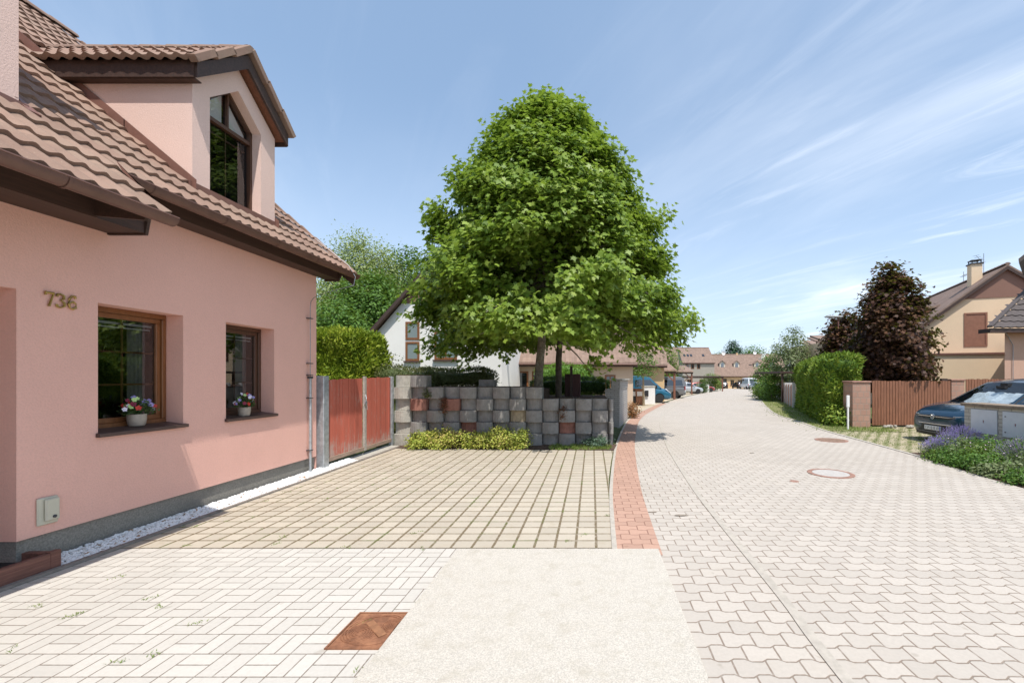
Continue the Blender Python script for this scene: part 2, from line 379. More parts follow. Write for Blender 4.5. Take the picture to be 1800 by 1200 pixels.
# ------------------------------------------------------------------ mesh helpers
WORLD = {}
def tag(o, label=None, cat=None, group=None, kind=None):
    if label: o['label'] = label
    if cat: o['category'] = cat
    if group: o['group'] = group
    if kind: o['kind'] = kind
    return o
def thing(name, label, cat, loc=(0, 0, 0), rz=0., group=None, world=False, scale=1.):
    o = bpy.data.objects.new(name, None); COL.objects.link(o); o.empty_display_size = .2
    o.location = loc; o.rotation_euler = (0, 0, rz); o.scale = (scale,)*3
    tag(o, label, cat, group); WORLD[o.name] = world
    return o
class MB:
    def __init__(s): s.v = []; s.f = []
    def add(s, vs, fs):
        b = len(s.v); s.v += [tuple(v) for v in vs]; s.f += [tuple(b+i for i in f) for f in fs]; return s
    def box(s, x0, x1, y0, y1, z0, z1):
        x0, x1 = sorted((x0, x1)); y0, y1 = sorted((y0, y1)); z0, z1 = sorted((z0, z1))
        return s.add([(x, y, z) for z in (z0, z1) for y in (y0, y1) for x in (x0, x1)],
                     [(0, 2, 3, 1), (4, 5, 7, 6), (0, 1, 5, 4), (2, 6, 7, 3), (0, 4, 6, 2), (1, 3, 7, 5)])
    def obox(s, c, sx, sy, sz, rz=0., M=None):
        vs = [Vector((x*sx/2, y*sy/2, z*sz/2)) for z in (-1, 1) for y in (-1, 1) for x in (-1, 1)]
        m = M if M is not None else Matrix.Rotation(rz, 3, 'Z')
        return s.add([Vector(c) + m @ v for v in vs], [(0, 2, 3, 1), (4, 5, 7, 6), (0, 1, 5, 4), (2, 6, 7, 3), (0, 4, 6, 2), (1, 3, 7, 5)])
    def beam(s, a, b, w, h, up=(0, 0, 1)):
        a, b = Vector(a), Vector(b); d = (b-a); L = d.length; d.normalize(); u = Vector(up)
        sd = d.cross(u).normalized(); u2 = sd.cross(d)
        M = Matrix((d, sd, u2)).transposed()
        return s.obox((a+b)/2, L, w, h, M=M)
    def prism(s, poly, d):
        """poly: list of 3D points, extruded by vector d"""
        n = len(poly); d = Vector(d); P = [Vector(p) for p in poly]
        return s.add(P + [p+d for p in P], [tuple(range(n))[::-1], tuple(range(n, 2*n))] + [(i, (i+1) % n, n+(i+1) % n, n+i) for i in range(n)])
    def poly(s, pts): return s.add(pts, [tuple(range(len(pts)))])
    def tube(s, pts, r, n=8, cap=True):
        pts = [Vector(p) for p in pts]; rs = r if isinstance(r, (list, tuple)) else [r]*len(pts)
        ref = Vector((0, 0, 1)) if abs((pts[-1]-pts[0]).normalized().z) < .9 else Vector((1, 0, 0))
        vs = []; fs = []
        for i, p in enumerate(pts):
            t = (pts[min(i+1, len(pts)-1)] - pts[max(i-1, 0)]).normalized()
            a = t.cross(ref).normalized(); b = t.cross(a)
            for k in range(n):
                an = 2*math.pi*k/n; vs.append(p + (a*math.cos(an) + b*math.sin(an))*rs[i])
        for i in range(len(pts)-1):
            for k in range(n):
                fs.append((i*n+k, i*n+(k+1) % n, (i+1)*n+(k+1) % n, (i+1)*n+k))
        if cap: fs += [tuple(range(n))[::-1], tuple(range((len(pts)-1)*n, len(pts)*n))]
        return s.add(vs, fs)
    def lathe(s, prof, c, n=24, axis='z'):
        vs = []; fs = []
        for r, h in prof:
            for k in range(n):
                a = 2*math.pi*k/n; p = (r*math.cos(a), r*math.sin(a), h)
                if axis == 'y': p = (p[0], p[2], p[1])
                if axis == 'x': p = (p[2], p[0], p[1])
                vs.append((p[0]+c[0], p[1]+c[1], p[2]+c[2]))
        for i in range(len(prof)-1):
            for k in range(n): fs.append((i*n+k, i*n+(k+1) % n, (i+1)*n+(k+1) % n, (i+1)*n+k))
        fs += [tuple(range(n))[::-1], tuple(range((len(prof)-1)*n, len(prof)*n))]
        return s.add(vs, fs)
    def build(s, name, m, parent=None, smooth=False, bevel=0., label=None):
        me = bpy.data.meshes.new(name); me.from_pydata(s.v, [], s.f)
        me.materials.append(m)
        bm = bmesh.new(); bm.from_mesh(me)
        if bm.faces and len(bm.faces) > 1: bmesh.ops.recalc_face_normals(bm, faces=bm.faces)
        if bevel: bmesh.ops.bevel(bm, geom=bm.edges, offset=bevel, segments=1, affect='EDGES', clamp_overlap=True)
        bm.to_mesh(me); bm.free()
        if smooth: smooth_by_angle(me)
        return link(name, me, parent, label)
def smooth_by_angle(me, ang=40):
    me.polygons.foreach_set('use_smooth', [True]*len(me.polygons))
    me.set_sharp_from_angle(angle=R(ang))
def link(name, me, parent=None, label=None):
    o = bpy.data.objects.new(name, me); COL.objects.link(o)
    if parent is not None:
        o.parent = parent
        if WORLD.get(parent.name): o.location = -parent.location
    if label: o['label'] = label
    return o
def struct(name, mb, m, smooth=False):
    o = mb.build(name, m, None, smooth); o['kind'] = 'structure'; return o
def sheet(name, pts, m, z, div=None, kind='structure'):
    """flat ground polygon cut where the ground starts to fall, then laid on it"""
    bm = bmesh.new(); f = bm.faces.new([bm.verts.new((x, y, 0)) for x, y in pts])
    if f.normal.z < 0: pass
    bmesh.ops.bisect_plane(bm, geom=bm.verts[:]+bm.edges[:]+bm.faces[:], plane_co=(0, 16, 0), plane_no=(0, 1, 0))
    for v in bm.verts: v.co.z = gz(v.co.y) + z
    bmesh.ops.recalc_face_normals(bm, faces=bm.faces)
    for f in bm.faces:
        if f.normal.z < 0: f.normal_flip()
    me = bpy.data.meshes.new(name); bm.to_mesh(me); bm.free(); me.materials.append(m)
    o = link(name, me); o['kind'] = kind
    return o
def dup(root, loc=None, rz=None, label=None, scale=None):
    r = root.copy(); COL.objects.link(r)
    if loc is not None: r.location = loc
    if rz is not None: r.rotation_euler = (0, 0, rz)
    if scale is not None: r.scale = scale
    if label: r['label'] = label
    WORLD[r.name] = WORLD.get(root.name)
    for ch in list(root.children):
        c = ch.copy(); COL.objects.link(c); c.parent = r
        for g in list(ch.children):
            d = g.copy(); COL.objects.link(d); d.parent = c
    return r
# ------------------------------------------------------------------ tiled roofs as real relief
def tiles(O, U, V, lu, lv, pitch=.155, course=.335, amp=.030, step=.040, seg=8, keep=None, jit=.004, seed=1):
    O, U, V = Vector(O), Vector(U).normalized(), Vector(V).normalized(); N = U.cross(V).normalized()
    if N.z < 0: N = -N
    rng = np.random.default_rng(seed)
    nu = max(2, int(round(lu/pitch*seg))); us = np.linspace(0, lu, nu+1)
    h = amp*(np.clip(.5+.5*np.cos(2*np.pi*us/pitch), 0, 1)**1.4)
    nc = int(math.ceil(lv/course)); mb = MB(); v = []; f = []
    Oa, Ua, Va, Na = (np.array(q) for q in (O, U, V, N))
    for j in range(nc):
        v0 = j*course; v1 = min(lv, v0+course+.02)
        dj = rng.normal(0, jit, nu//seg+2)[(np.arange(nu+1)+seg//2)//seg % (nu//seg+2)]
        rows = [(v0+dj*.8, h-.012), (v0+dj*.8, h+step+dj*.5), (v0+course*.5, h+step*.55+dj*.3), (v1, h+.002)]
        b = len(v)
        for vv, hh in rows:
            P = Oa + np.outer(us, Ua) + np.outer(np.broadcast_to(vv, us.shape), Va) + np.outer(np.broadcast_to(hh, us.shape), Na)
            v += P.tolist()
        for r in range(3):
            for i in range(nu):
                a = b + r*(nu+1) + i
                if keep and not keep((us[i]+us[i+1])/2, v0+course*.5): continue
                f.append((a, a+1, a+nu+2, a+nu+1))
    mb.v = v; mb.f = f
    return mb
def ridge_tiles(mb, a, b, r=.10, n=8, L=.36):
    """half-round caps along a->b"""
    a, b = Vector(a), Vector(b); d = (b-a).normalized(); T = (b-a).length; k = max(1, int(T/L))
    up = Vector((0, 0, 1)); s = d.cross(up).normalized(); u = s.cross(d)
    for i in range(k):
        p0 = a + d*(T*i/k) ; p1 = a + d*(T*(i+1)/k + .03)
        vs = []
        for p, rr in ((p0, r*1.12), (p1, r)):
            for q in range(n+1):
                an = math.pi*q/n; vs.append(p + s*math.cos(an)*rr + u*math.sin(an)*rr*.8)
        m = n+1
        mb.add(vs, [(q, q+1, m+q+1, m+q) for q in range(n)] + [tuple(range(m)), tuple(range(m, 2*m))])

# ================================================================== PINK HOUSE
WX = -4.94
XR, ZR = -4.47, 3.60        # right eave line (tile lower edge)
XL, ZL = XR+.513, ZR-.84*.513  # left, lower eave
PS = .84
def pink_house():
    H = thing('pink_house', 'pink rendered house with brown tiled roof and gabled dormer beside the paved driveway', 'house', (-8, 4, 0), world=True)
    # walls facing the street, split round the openings
    w1 = (4.264, 5.153); w2 = (5.753, 6.628); zb, zt = 1.115, 2.425
    mb = MB(); ys = [3.66, *w1, *w2, 7.64]; zs = [.27, zb, zt, 3.62]
    for i in range(5):
        for j in range(3):
            if j == 1 and i in (1, 3): continue
            mb.poly([(WX, ys[i], zs[j]), (WX, ys[i+1], zs[j]), (WX, ys[i+1], zs[j+1]), (WX, ys[i], zs[j+1])])
    D = .235
    for a, b in (w1, w2):
        mb.poly([(WX, a, zb), (WX-D, a, zb), (WX-D, a, zt), (WX, a, zt)]); mb.poly([(WX, b, zb), (WX-D, b, zb), (WX-D, b, zt), (WX, b, zt)])
        mb.poly([(WX, a, zt), (WX, b, zt), (WX-D, b, zt), (WX-D, a, zt)]); mb.poly([(WX, a, zb), (WX, b, zb), (WX-D, b, zb), (WX-D, a, zb)])
    # porch recess: wall facing the porch, lintel, ceiling, inner wall; plain wall behind the camera
    mb.poly([(WX, 3.66, .27), (-7.2, 3.66, .27), (-7.2, 3.66, 2.44), (WX, 3.66, 2.44)])
    mb.poly([(WX, 3.66, 2.44), (WX, -4, 2.44), (WX, -4, 3.62), (WX, 3.66, 3.62)])
    mb.poly([(WX, 3.66, 2.44), (WX, 1.2, 2.44), (-7.2, 1.2, 2.44), (-7.2, 3.66, 2.44)])
    mb.poly([(-7.2, 3.66, 0), (-7.2, 1.2, 0), (-7.2, 1.2, 2.44), (-7.2, 3.66, 2.44)])
    mb.poly([(WX, 1.2, 0), (-7.2, 1.2, 0), (-7.2, 1.2, 2.44), (WX, 1.2, 2.44)])
    mb.poly([(WX, 1.2, 0), (WX, -4, 0), (WX, -4, 2.44), (WX, 1.2, 2.44)])
    # gable and back
    zr = ZR+PS*(9.75+XR)
    zw = ZR + PS*(-WX+XR) - .1
    gab = lambda y: [(WX, y, 0), (-14.6, y, 0), (-14.6, y, zw), (-9.77, y, zr-.18), (WX, y, zw)]
    mb.poly(gab(7.64)); mb.poly(gab(-4)); mb.poly([(-14.6, -4, 0), (-14.6, 7.64, 0), (-14.6, 7.64, zw), (-14.6, -4, zw)])
    wall = mb.build('wall', PINK, H)
    wall.data.materials[0] = PINK
    pl = MB(); pl.box(WX+.0-.2, WX-.03, 3.68, 7.62, -.1, .272); pl.box(WX-.05, -7.2, 3.69, 3.9, -.1, .272)
    pl.build('plinth', PLINTH, H)
    st = MB(); st.box(-7.15, WX-.02, 1.25, 3.64, -.05, .06); st.build('porch_floor', KERBD, H)
    # windows
    for n, (a, b) in enumerate((w1, w2)):
        fm = WINW if n == 0 else WIND
        fx = WX-D
        fr = MB(); t = .055
        for (p, q, r, s) in ((a, b, zb, zb+.075), (a, b, zt-.055, zt), (a, a+.05, zb+.075, zt-.055), (b-.05, b, zb+.075, zt-.055)):
            fr.box(fx-.03, fx+.035, p, q, r, s)
        a2, b2, z2, z3 = a+.05, b-.05, zb+.075, zt-.055
        for (p, q, r, s) in ((a2, b2, z2, z2+.055), (a2, b2, z3-.055, z3), (a2, a2+.05, z2+.055, z3-.055), (b2-.05, b2, z2+.055, z3-.055)):
            fr.box(fx-.035, fx+.012, p, q, r, s)
        W = fr.build('window', fm, H, bevel=.006)
        ga, gb, g0, g1 = a2+.05, b2-.05, z2+.055, z3-.055
        MB().poly([(fx-.012, ga, g0), (fx-.012, gb, g0), (fx-.012, gb, g1), (fx-.012, ga, g1)]).build('pane', GLASS, W)
        mu = MB(); c = (ga+gb)/2
        mu.box(fx-.022, fx-.014, c-.011, c+.011, g0, g1)
        for k in (1, 2):
            z = g1-(g1-g0)*k/3; mu.box(fx-.0225, fx-.0145, ga, gb, z-.010, z+.010)
        mu.build('glazing_bars', fm if n == 0 else WIND, W)
        bl = MB(); bl.box(fx-.06, fx-.045, ga, gb, g1-.055, g1-.03); bl.box(fx-.07, fx-.04, ga+.01, gb-.02, g1-.095, g1-.08)
        bl.build('blind', WHITE, W)
        cu = MB(); N = 24
        for k in range(N):
            y0 = gb-.20+.20*k/N; y1 = gb-.20+.20*(k+1)/N; x0 = fx-.12+.015*math.sin(k*1.3); x1 = fx-.12+.015*math.sin((k+1)*1.3)
            cu.poly([(x0, y0, g0-.1), (x1, y1, g0-.1), (x1, y1, g1+.1), (x0, y0, g1+.1)])
        cu.build('curtain', CURT, W)
        s = MB(); s.prism([(WX-D+.02, a-.02, zb+.035), (WX+.045, a-.02, zb+.002), (WX+.045, a-.02, zb-.035), (WX-D+.02, a-.02, zb-.035)], (0, b-a+.05, 0))
        s.build('sill', SILL, W, bevel=.003)
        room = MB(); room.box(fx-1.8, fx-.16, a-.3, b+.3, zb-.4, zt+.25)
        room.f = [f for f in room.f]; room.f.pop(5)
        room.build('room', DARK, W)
    # house number 736 in brass
    def digit(ch, y0, z0, w, h):
        m = MB(); X = WX+.014
        if ch == '7': st = [[(0, .80), (0, 1), (1, 1), (.42, 0)], [(0, .98), (1, .98)]]
        elif ch == '3': st = [[(.02, .78), (.1, .95), (.5, 1), (.92, .92), (.92, .66), (.5, .54), (.95, .42), (1, .15), (.55, 0), (.1, .05), (0, .24)]]
        else: st = [[(.92, .82), (.82, .97), (.45, 1), (.1, .75), (0, .35), (.15, .06), (.55, 0), (.95, .14), (.98, .42), (.6, .56), (.2, .48), (.04, .34)]]
        for s_ in st:
            P = [(X, y0+w*u, z0+h*v) for u, v in s_]
            rs = [.0055+.006*abs(math.sin(i*1.1+.6)) for i in range(len(P))]
            m.tube(P, rs, 6)
        return m
    for ch, yy in (('7', 3.845), ('3', 3.925), ('6', 4.015)):
        digit(ch, yy, 2.325, .058, .125).build('house_number_digit', BRASS, H, label={'7': 'brass figure 7', '3': 'brass figure 3', '6': 'brass figure 6'}[ch])
    # gas valve cover
    b = MB(); b.box(WX, WX+.022, 3.785, 3.935, .355, .60); b = b.build('meter_box', CREAM, H, bevel=.008)
    d = MB(); d.box(WX+.022, WX+.045, 3.825, 3.93, .385, .585); d.build('door', CREAM, b, bevel=.01)
    k = MB(); k.lathe([(.014, 0), (.014, .008), (.006, .012)], (WX+.045, 3.885, .42), 12, 'x'); k.build('lock', IRON, b)
    # ---------------- main roof
    sl = math.hypot(1, PS); V = (-1/sl, 0, PS/sl)
    XRD = -9.77; lenR = (XR-XRD)*sl; lenL = (XL-XRD)*sl
    def keepR(u, v):
        y = 3.97+u; x = XR - v/sl
        return not (5.42 < y < 6.50 and -7.5 < x < WX-.06)
    tiles((XR, 3.97, ZR), (0, 1, 0), V, 8.0-3.97, lenR, keep=keepR, seed=2).build('roof', TILE, H, True)
    def keepL(u, v):
        y = 3.97-.155*51+u; x = XL - v/sl
        return not (2.3 < y < 3.55 and x < WX-.08)
    tiles((XL, 3.97-.155*51, ZL), (0, 1, 0), V, 3.975+.155*51-3.97, lenL, keep=keepL, seed=3).build('lower_roof', TILE, H, True)
    # back slope, under-skin and verge
    bk = MB(); bk.poly([(XRD, -4.1, zr), (XRD, 8.0, zr), (-15.2, 8.0, zr-5.43*PS), (-15.2, -4.1, zr-5.43*PS)])
    for (x0, z0, y0, y1) in ((XR, ZR, 3.99, 7.98), (XL, ZL, -3.9, 3.95)):
        e = .05
        bk.poly([(x0-.02, y0, z0-e), (x0-.02, y1, z0-e), (WX, y1, z0-e+PS*(x0-.02-WX)), (WX, y0, z0-e+PS*(x0-.02-WX))])
    bk.build('roof_back', TILED, H)
    rg = MB(); ridge_tiles(rg, (XRD, -4, zr+.03), (XRD, 8.0, zr+.03), .12); rg.build('ridge_cap', TILE, H, True)
    vg = MB()   # verge tiles, stepped, at the far gable
    n = int(lenR/.335)
    for i in range(n):
        c = Vector((XR, 8.01, ZR)) + Vector(V)*(.335*(i+.5)) + Vector((PS/sl, 0, 1/sl))*(.03)
        M = Matrix((Vector(V), Vector((0, 1, 0)), Vector((PS/sl, 0, 1/sl)))).transposed()
        M = M @ Matrix.Rotation(R(-3.5), 3, 'Y')
        vg.obox(c, .355, .06, .085, M=M)
    vg.build('verge_tiles', TILE, H, bevel=.006)
    vb = MB(); vb.prism([(XR+.03, 7.99, ZR-.22), (XR+.03, 7.99, ZR-.03), (XRD, 7.99, zr-.05), (XRD, 7.99, zr-.24)], (0, -.03, 0)); vb.build('verge_board', DWOODX, H)
    # eave boxes, fascias
    ea = MB()
    ea.box(WX+.0, -4.70, 4.0, 7.88, 3.48, 3.50)            # soffit
    ea.box(-4.705, -4.68, 3.97, 7.9, 3.478, 3.72)
    ea.prism([(WX+.002, 7.86, 3.45), (-4.68, 7.86, 3.45), (-4.6, 7.86, 3.60), (WX+.002, 7.86, 3.80)], (0, .03, 0))
    ea.build('eave_box', DWOOD, H)
    el = MB()
    el.box(WX+.0, -4.58, -3.9, 4.34, 3.147, 3.17); el.box(-4.58, -4.555, -3.9, 4.34, 3.145, 3.475)
    el.prism([(-4.55, 4.342, 3.13), (-4.50, 4.342, 3.40), (WX+.003, 4.342, 3.478), (WX+.003, 4.342, 3.13)], (0, .03, 0)); el.prism([(-4.56, 3.905, 3.16), (-4.10, 3.905, 3.12), (-4.05, 3.905, ZL+.10), (-4.56, 3.905, 3.55)], (0, .03, 0))
    el.build('eave_box', DWOOD, H)
    # gutters: half round with a bead, joints and brackets
    def gutter(x, z, y0, y1, r=.062):
        g = MB(); n = 10; prof = []
        for k in range(n+1):
            a = math.pi + math.pi*k/n; prof.append((x+r*math.cos(a), z+r*math.sin(a)*1.15))
        prof.append((x+r+.008, z+.004)); prof.append((x+r+.004, z+.014)); prof.append((x+r-.006, z+.004))
        m = len(prof); vs = [(p, y0, q) for p, q in prof] + [(p, y1, q) for p, q in prof]
        g.add(vs, [(i, i+1, m+i+1, m+i) for i in range(m-1)])
        for yy in (y0, y1): g.add([(p, yy, q) for p, q in prof[:n+1]], [tuple(range(n+1))])
        G_ = g.build('gutter', COPPER, H, True)
        j = MB(); 
        yy = y0+.25
        while yy < y1:
            P = [(x+(r+.006)*math.cos(math.pi+math.pi*k/n), yy, z+(r+.006)*math.sin(math.pi+math.pi*k/n)*1.15) for k in range(n+1)]
            j.add(P+[(a, b+.022, c) for a, b, c in P], [(i, i+1, n+1+i+1, n+1+i) for i in range(n)]); yy += .85
        j.build('joint', COPPER, G_, True)
    gutter(XR+.035, ZR-.012, 4.02, 8.04); gutter(XL+.035, ZL-.012, -3.9, 3.99)
    # metal apron where the low eave ends
    fl = MB(); fl.prism([(XL+.07, 3.99, ZL-.02), (XL-.05, 3.99, ZL+.06), (XR+.02, 3.99, ZR+.10), (XR+.08, 3.99, ZR-.0)], (0, .012, 0))
    fl.build('flashing', FLASH, H)
    # lightning conductor in a galvanised tube
    lc = MB(); cx = WX+.05; cy = 7.40
    lc.tube([(cx, cy, -.02), (cx, cy, 1.66)], .021, 12)
    L = lc.build('conductor_tube', GALV, H, True)
    w = MB(); w.tube([(cx, cy, 1.6), (cx, cy, 2.9), (cx, cy+.02, 3.0), (cx, cy+.1, 3.08), (cx, cy+.2, 3.12), (cx+.02, cy+.33, 3.2), (XR+.11, cy+.4, 3.36), (XR+.13, cy+.42, 3.52), (XR+.02, cy+.4, 3.72), (XR-.6, cy+.4, 4.22)], .005, 6)
    w.build('wire', STEEL, L, True)
    c = MB()
    for z in (.42, 1.32, 1.72, 1.92, 2.7): c.box(WX, cx+.03, cy-.035, cy+.035, z-.007, z+.007)
    c.box(cx-.03, cx+.03, cy-.03, cy+.03, 1.66, 1.70); c.build('clamp', IRON, L)
    # lightning wire over the roof slope
    wr = MB(); wr.tube([(XR-.3, 7.7, ZR+.33), (XRD, 7.7, zr+.09), (XRD+.02, 5.2, zr+.30), (XRD, 3.0, zr+.30), (XRD, -2, zr+.2)], .006, 5); wr.build('roof_wire', STEEL, H)
    # ---------------- dormer over the driveway side
    yl, yr, yc = 5.27, 6.64, 5.955
    ze = 5.28-.0; XB = -4.795
    apex = 4.21+CAMZ+.07; 
    d = MB()
    def zm(x): return ZR+PS*(-x+XR)-.06
    o1, o2, ob, ot, oa = 5.513, 6.362, 4.04, 5.295, 5.67
    top = lambda y: 5.36 + (5.955-5.27-abs(y-yc))*.86+.02
    # front face around the pentagon opening
    d.poly([(WX, yl, 3.7), (WX, o1, 3.7), (WX, o1, ot), (WX, o1, top(o1)), (WX, yl, top(yl))])
    d.poly([(WX, o2, 3.7), (WX, yr, 3.7), (WX, yr, top(yr)), (WX, o2, top(o2)), (WX, o2, ot)])
    d.poly([(WX, o1, ot), (WX, yc, oa), (WX, yc, top(yc)), (WX, o1, top(o1))])
    d.poly([(WX, yc, oa), (WX, o2, ot), (WX, o2, top(o2)), (WX, yc, top(yc))])
    d.poly([(WX, o1, 3.7), (WX, o2, 3.7), (WX, o2, ob), (WX, o1, ob)])
    dd = .16
    for a, b in (((o1, ob), (o1, ot)), ((o1, ot), (yc, oa)), ((yc, oa), (o2, ot)), ((o2, ot), (o2, ob)), ((o2, ob), (o1, ob))):
        d.poly([(WX, *a), (WX, *b), (WX-dd, *b), (WX-dd, *a)])
    for yy in (yl, yr): d.poly([(WX, yy, 3.7), (WX, yy, top(yl)), (-7.2, yy, top(yl)), (-7.2, yy, 5.2), (-6, yy, 4.4)])
    DW = d.build('dormer', PINKD, H)
    W = MB(); fx = WX-dd; t = .05
    def bar(y0, z0, y1, z1, w=.05): W.beam((fx, y0, z0), (fx, y1, z1), w, .06, up=(1, 0, 0))
    bar(o1+.018, ob, o1+.018, ot, .036); bar(o2-.018, ob, o2-.018, ot, .036); bar(o1+.0, ot-.018, yc, oa-.02, .035); bar(yc, oa-.02, o2, ot-.018, .035); bar(o1, ob+.03, o2, ob+.03, .06)
    W.box(fx-.032, fx+.034, o1+.052, o2-.052, 5.10, 5.15)
    W.beam((fx, yc, 5.155), (fx, yc, oa-.03), .022, .04, up=(1, 0, 0))
    W = W.build('dormer_window', WIND, H)
    MB().poly([(fx-.015, o1+.04, ob+.05), (fx-.015, o2-.04, ob+.05), (fx-.015, o2-.04, ot-.03), (fx-.015, yc, oa-.05), (fx-.015, o1+.04, ot-.03)]).build('pane', GLASSD, W)
    g = MB(); g.box(fx-.026, fx-.018, yc-.008, yc+.008, ob+.06, 5.08); g.box(fx-.06, fx-.04, o1+.05, o2-.06, 4.98, 5.0); g.build('glazing_bar', WIND, W)
    cu = MB()
    for q, (ya, yb2, za, zb2) in enumerate(((o1+.06, yc-.03, 5.17, 5.30), (yc+.03, o2-.06, 5.17, 5.30))):
        cu.poly([(fx-.05, ya, za), (fx-.05, yb2, za), (fx-.05, yb2, ot-.06 if q else oa-.08), (fx-.05, ya, oa-.08 if q else ot-.06)])
    cu.build('curtain', WHITE, W)
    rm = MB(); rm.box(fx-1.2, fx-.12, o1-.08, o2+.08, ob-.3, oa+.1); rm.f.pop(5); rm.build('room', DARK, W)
    fl = MB()
    sx = Vector((-1, 0, PS)).normalized(); nn = Vector((PS, 0, 1)).normalized()
    for yy, s_ in ((yl, -1), (yr, 1)):
        for a0, b0 in ((0, 1.15), (1.15, 2.35), (2.35, 3.4)):
            A = Vector((WX+.06, yy+s_*.008, ZR+PS*(-WX-.06+XR)+.02)) + sx*a0; B = A + sx*(b0-a0+.015)
            fl.prism([A, B, B+Vector((0, 0, .15)), A+Vector((0, 0, .15))], (0, s_*.006, 0))
            fl.prism([A, B, B+Vector((0, s_*.07, .0)), A+Vector((0, s_*.07, 0))], nn*.012)
    fl.prism([(WX+.012, yl-.05, ZR+PS*(-WX+XR)-.02), (WX+.012, yr+.05, ZR+PS*(-WX+XR)-.02), (WX+.012, yr+.05, ZR+PS*(-WX+XR)+.10), (WX+.012, yl-.05, ZR+PS*(-WX+XR)+.10)], (-.01, 0, 0))
    fl.build('flashing', FLASH, DW)
    # dormer roof
    zr2 = 6.22; s2 = .86; yl2, yr2 = 5.12, 6.79
    q = math.hypot(1, s2); LV = (yc-yl2)*q
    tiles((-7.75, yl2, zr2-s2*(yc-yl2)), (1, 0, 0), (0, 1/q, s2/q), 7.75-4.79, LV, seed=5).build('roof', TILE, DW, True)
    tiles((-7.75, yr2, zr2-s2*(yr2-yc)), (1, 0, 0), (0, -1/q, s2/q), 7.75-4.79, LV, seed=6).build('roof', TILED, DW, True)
    rr = MB(); ridge_tiles(rr, (-7.7, yc, zr2+.0), (XB+.02, yc, zr2+.0), .085, L=.33); rr.build('ridge_cap', TILE, DW, True)
    vt = MB()
    for s_, y_e in ((1, yl2), (-1, yr2)):
        e = Vector((0, s_/q, s2/q)); nrm = Vector((0, -s_*s2/q, 1/q))
        for i in range(3):
            c = Vector((XB+.03, y_e, zr2-s2*abs(yc-y_e))) + e*(LV/3*(i+.5)) + nrm*.02
            M = Matrix((e, Vector((1, 0, 0)), nrm)).transposed() @ Matrix.Rotation(R(-4), 3, 'Y')
            vt.obox(c + Vector((-.02, 0, 0)), LV/3+.025, .10, .085, M=M)
    vt.build('verge_tiles', TILE, DW, bevel=.006)
    bb = MB()
    for s_, y_e in ((1, yl2+.06), (-1, yr2-.06)):
        z0 = zr2-s2*abs(yc-y_e)
        bb.prism([(XB, y_e, z0-.05), (XB, y_e, z0-.24), (XB, yc, zr2-.24), (XB, yc, zr2-.05)], (-.03, 0, 0))
    bb.build('barge_board', DWOODX, DW)
    sf = MB()
    for s_, y_e in ((1, yl2+.08), (-1, yr2-.08)):
        z0 = zr2-s2*abs(yc-y_e)-.20
        sf.prism([(XB-.03, y_e, z0), (-7.2, y_e, z0), (-7.2, yc-s_*.002, zr2-.20), (XB-.03, yc-s_*.002, zr2-.20)], (0, 0, .02))
    sf.build('soffit', SOFF, DW)
    fb = MB()
    for yy, s_ in ((yl2+.055, -1), (yr2-.055, 1)):
        z0 = zr2-s2*abs(yc-yy)
        fb.box(XB-.03, -7.4, yy-.012, yy+.012, z0-.235, z0-.03)
    fb.box(XB-.03, -7.4, yl2+.06, yl-.0, zr2-s2*(yc-yl2)-.20, zr2-s2*(yc-yl2)-.185)
    fb.build('fascia', DWOOD, DW)
    vf = MB(); vf.prism([(-7.05, yl2+.02, 5.38), (-7.75, yl2-.02, 5.82), (-7.9, yl2+.3, 6.1), (-7.2, yl2+.3, 5.75)], (.0, -.02, .03)); vf.build('valley_flashing', FLASH, DW)
    # ---------------- second dormer, only its corner is in the picture
    d2 = MB(); ya, yb = 2.25, 3.675
    z6 = 6.35
    d2.poly([(WX, ya, 3.7), (WX, yb, 3.7), (WX, yb, z6), (WX, (ya+yb)/2, z6+.6), (WX, ya, z6)])
    for yy in (ya, yb): d2.poly([(WX, yy, 3.7), (WX, yy, z6), (-7.6, yy, z6), (-7.6, yy, 5.5)])
    D2 = d2.build('dormer', PINKD, H, label='dormer at the left picture edge, of which one corner shows')
    r2 = MB(); ym = (ya+yb)/2
    for s_ in (-1, 1):
        r2.prism([(XB, ym+s_*.86, z6-.10), (-8.4, ym+s_*.86, z6-.10), (-8.4, ym, z6+.66), (XB, ym, z6+.66)], (0, 0, .07))
    r2.build('roof', TILE, D2)
    f2 = MB()
    zz = ZR+PS*(-WX+XR)
    f2.prism([(WX+.012, ya-.05, zz-.0), (WX+.012, yb+.06, zz-.0), (WX+.012, yb+.06, zz+.06), (WX+.012, ya-.05, zz+.06)], (-.01, 0, 0))
    for k in range(6):
        A = Vector((WX+.06, yb+.01, zz-.02)) + sx*(k*.55)
        f2.prism([A, A+sx*.56, A+sx*.56+Vector((0, .09, 0)), A+Vector((0, .09, 0))], nn*.02)
    f2.build('flashing', FLASH, D2)
    vt = MB(); vt.obox((XRD+1.35, 4.9, zr-1.10), .30, .16, .10, M=Matrix.Rotation(R(40), 3, 'Y')); vt.build('roof_vent', TILED, H, bevel=.02)
    return H
pink_house()

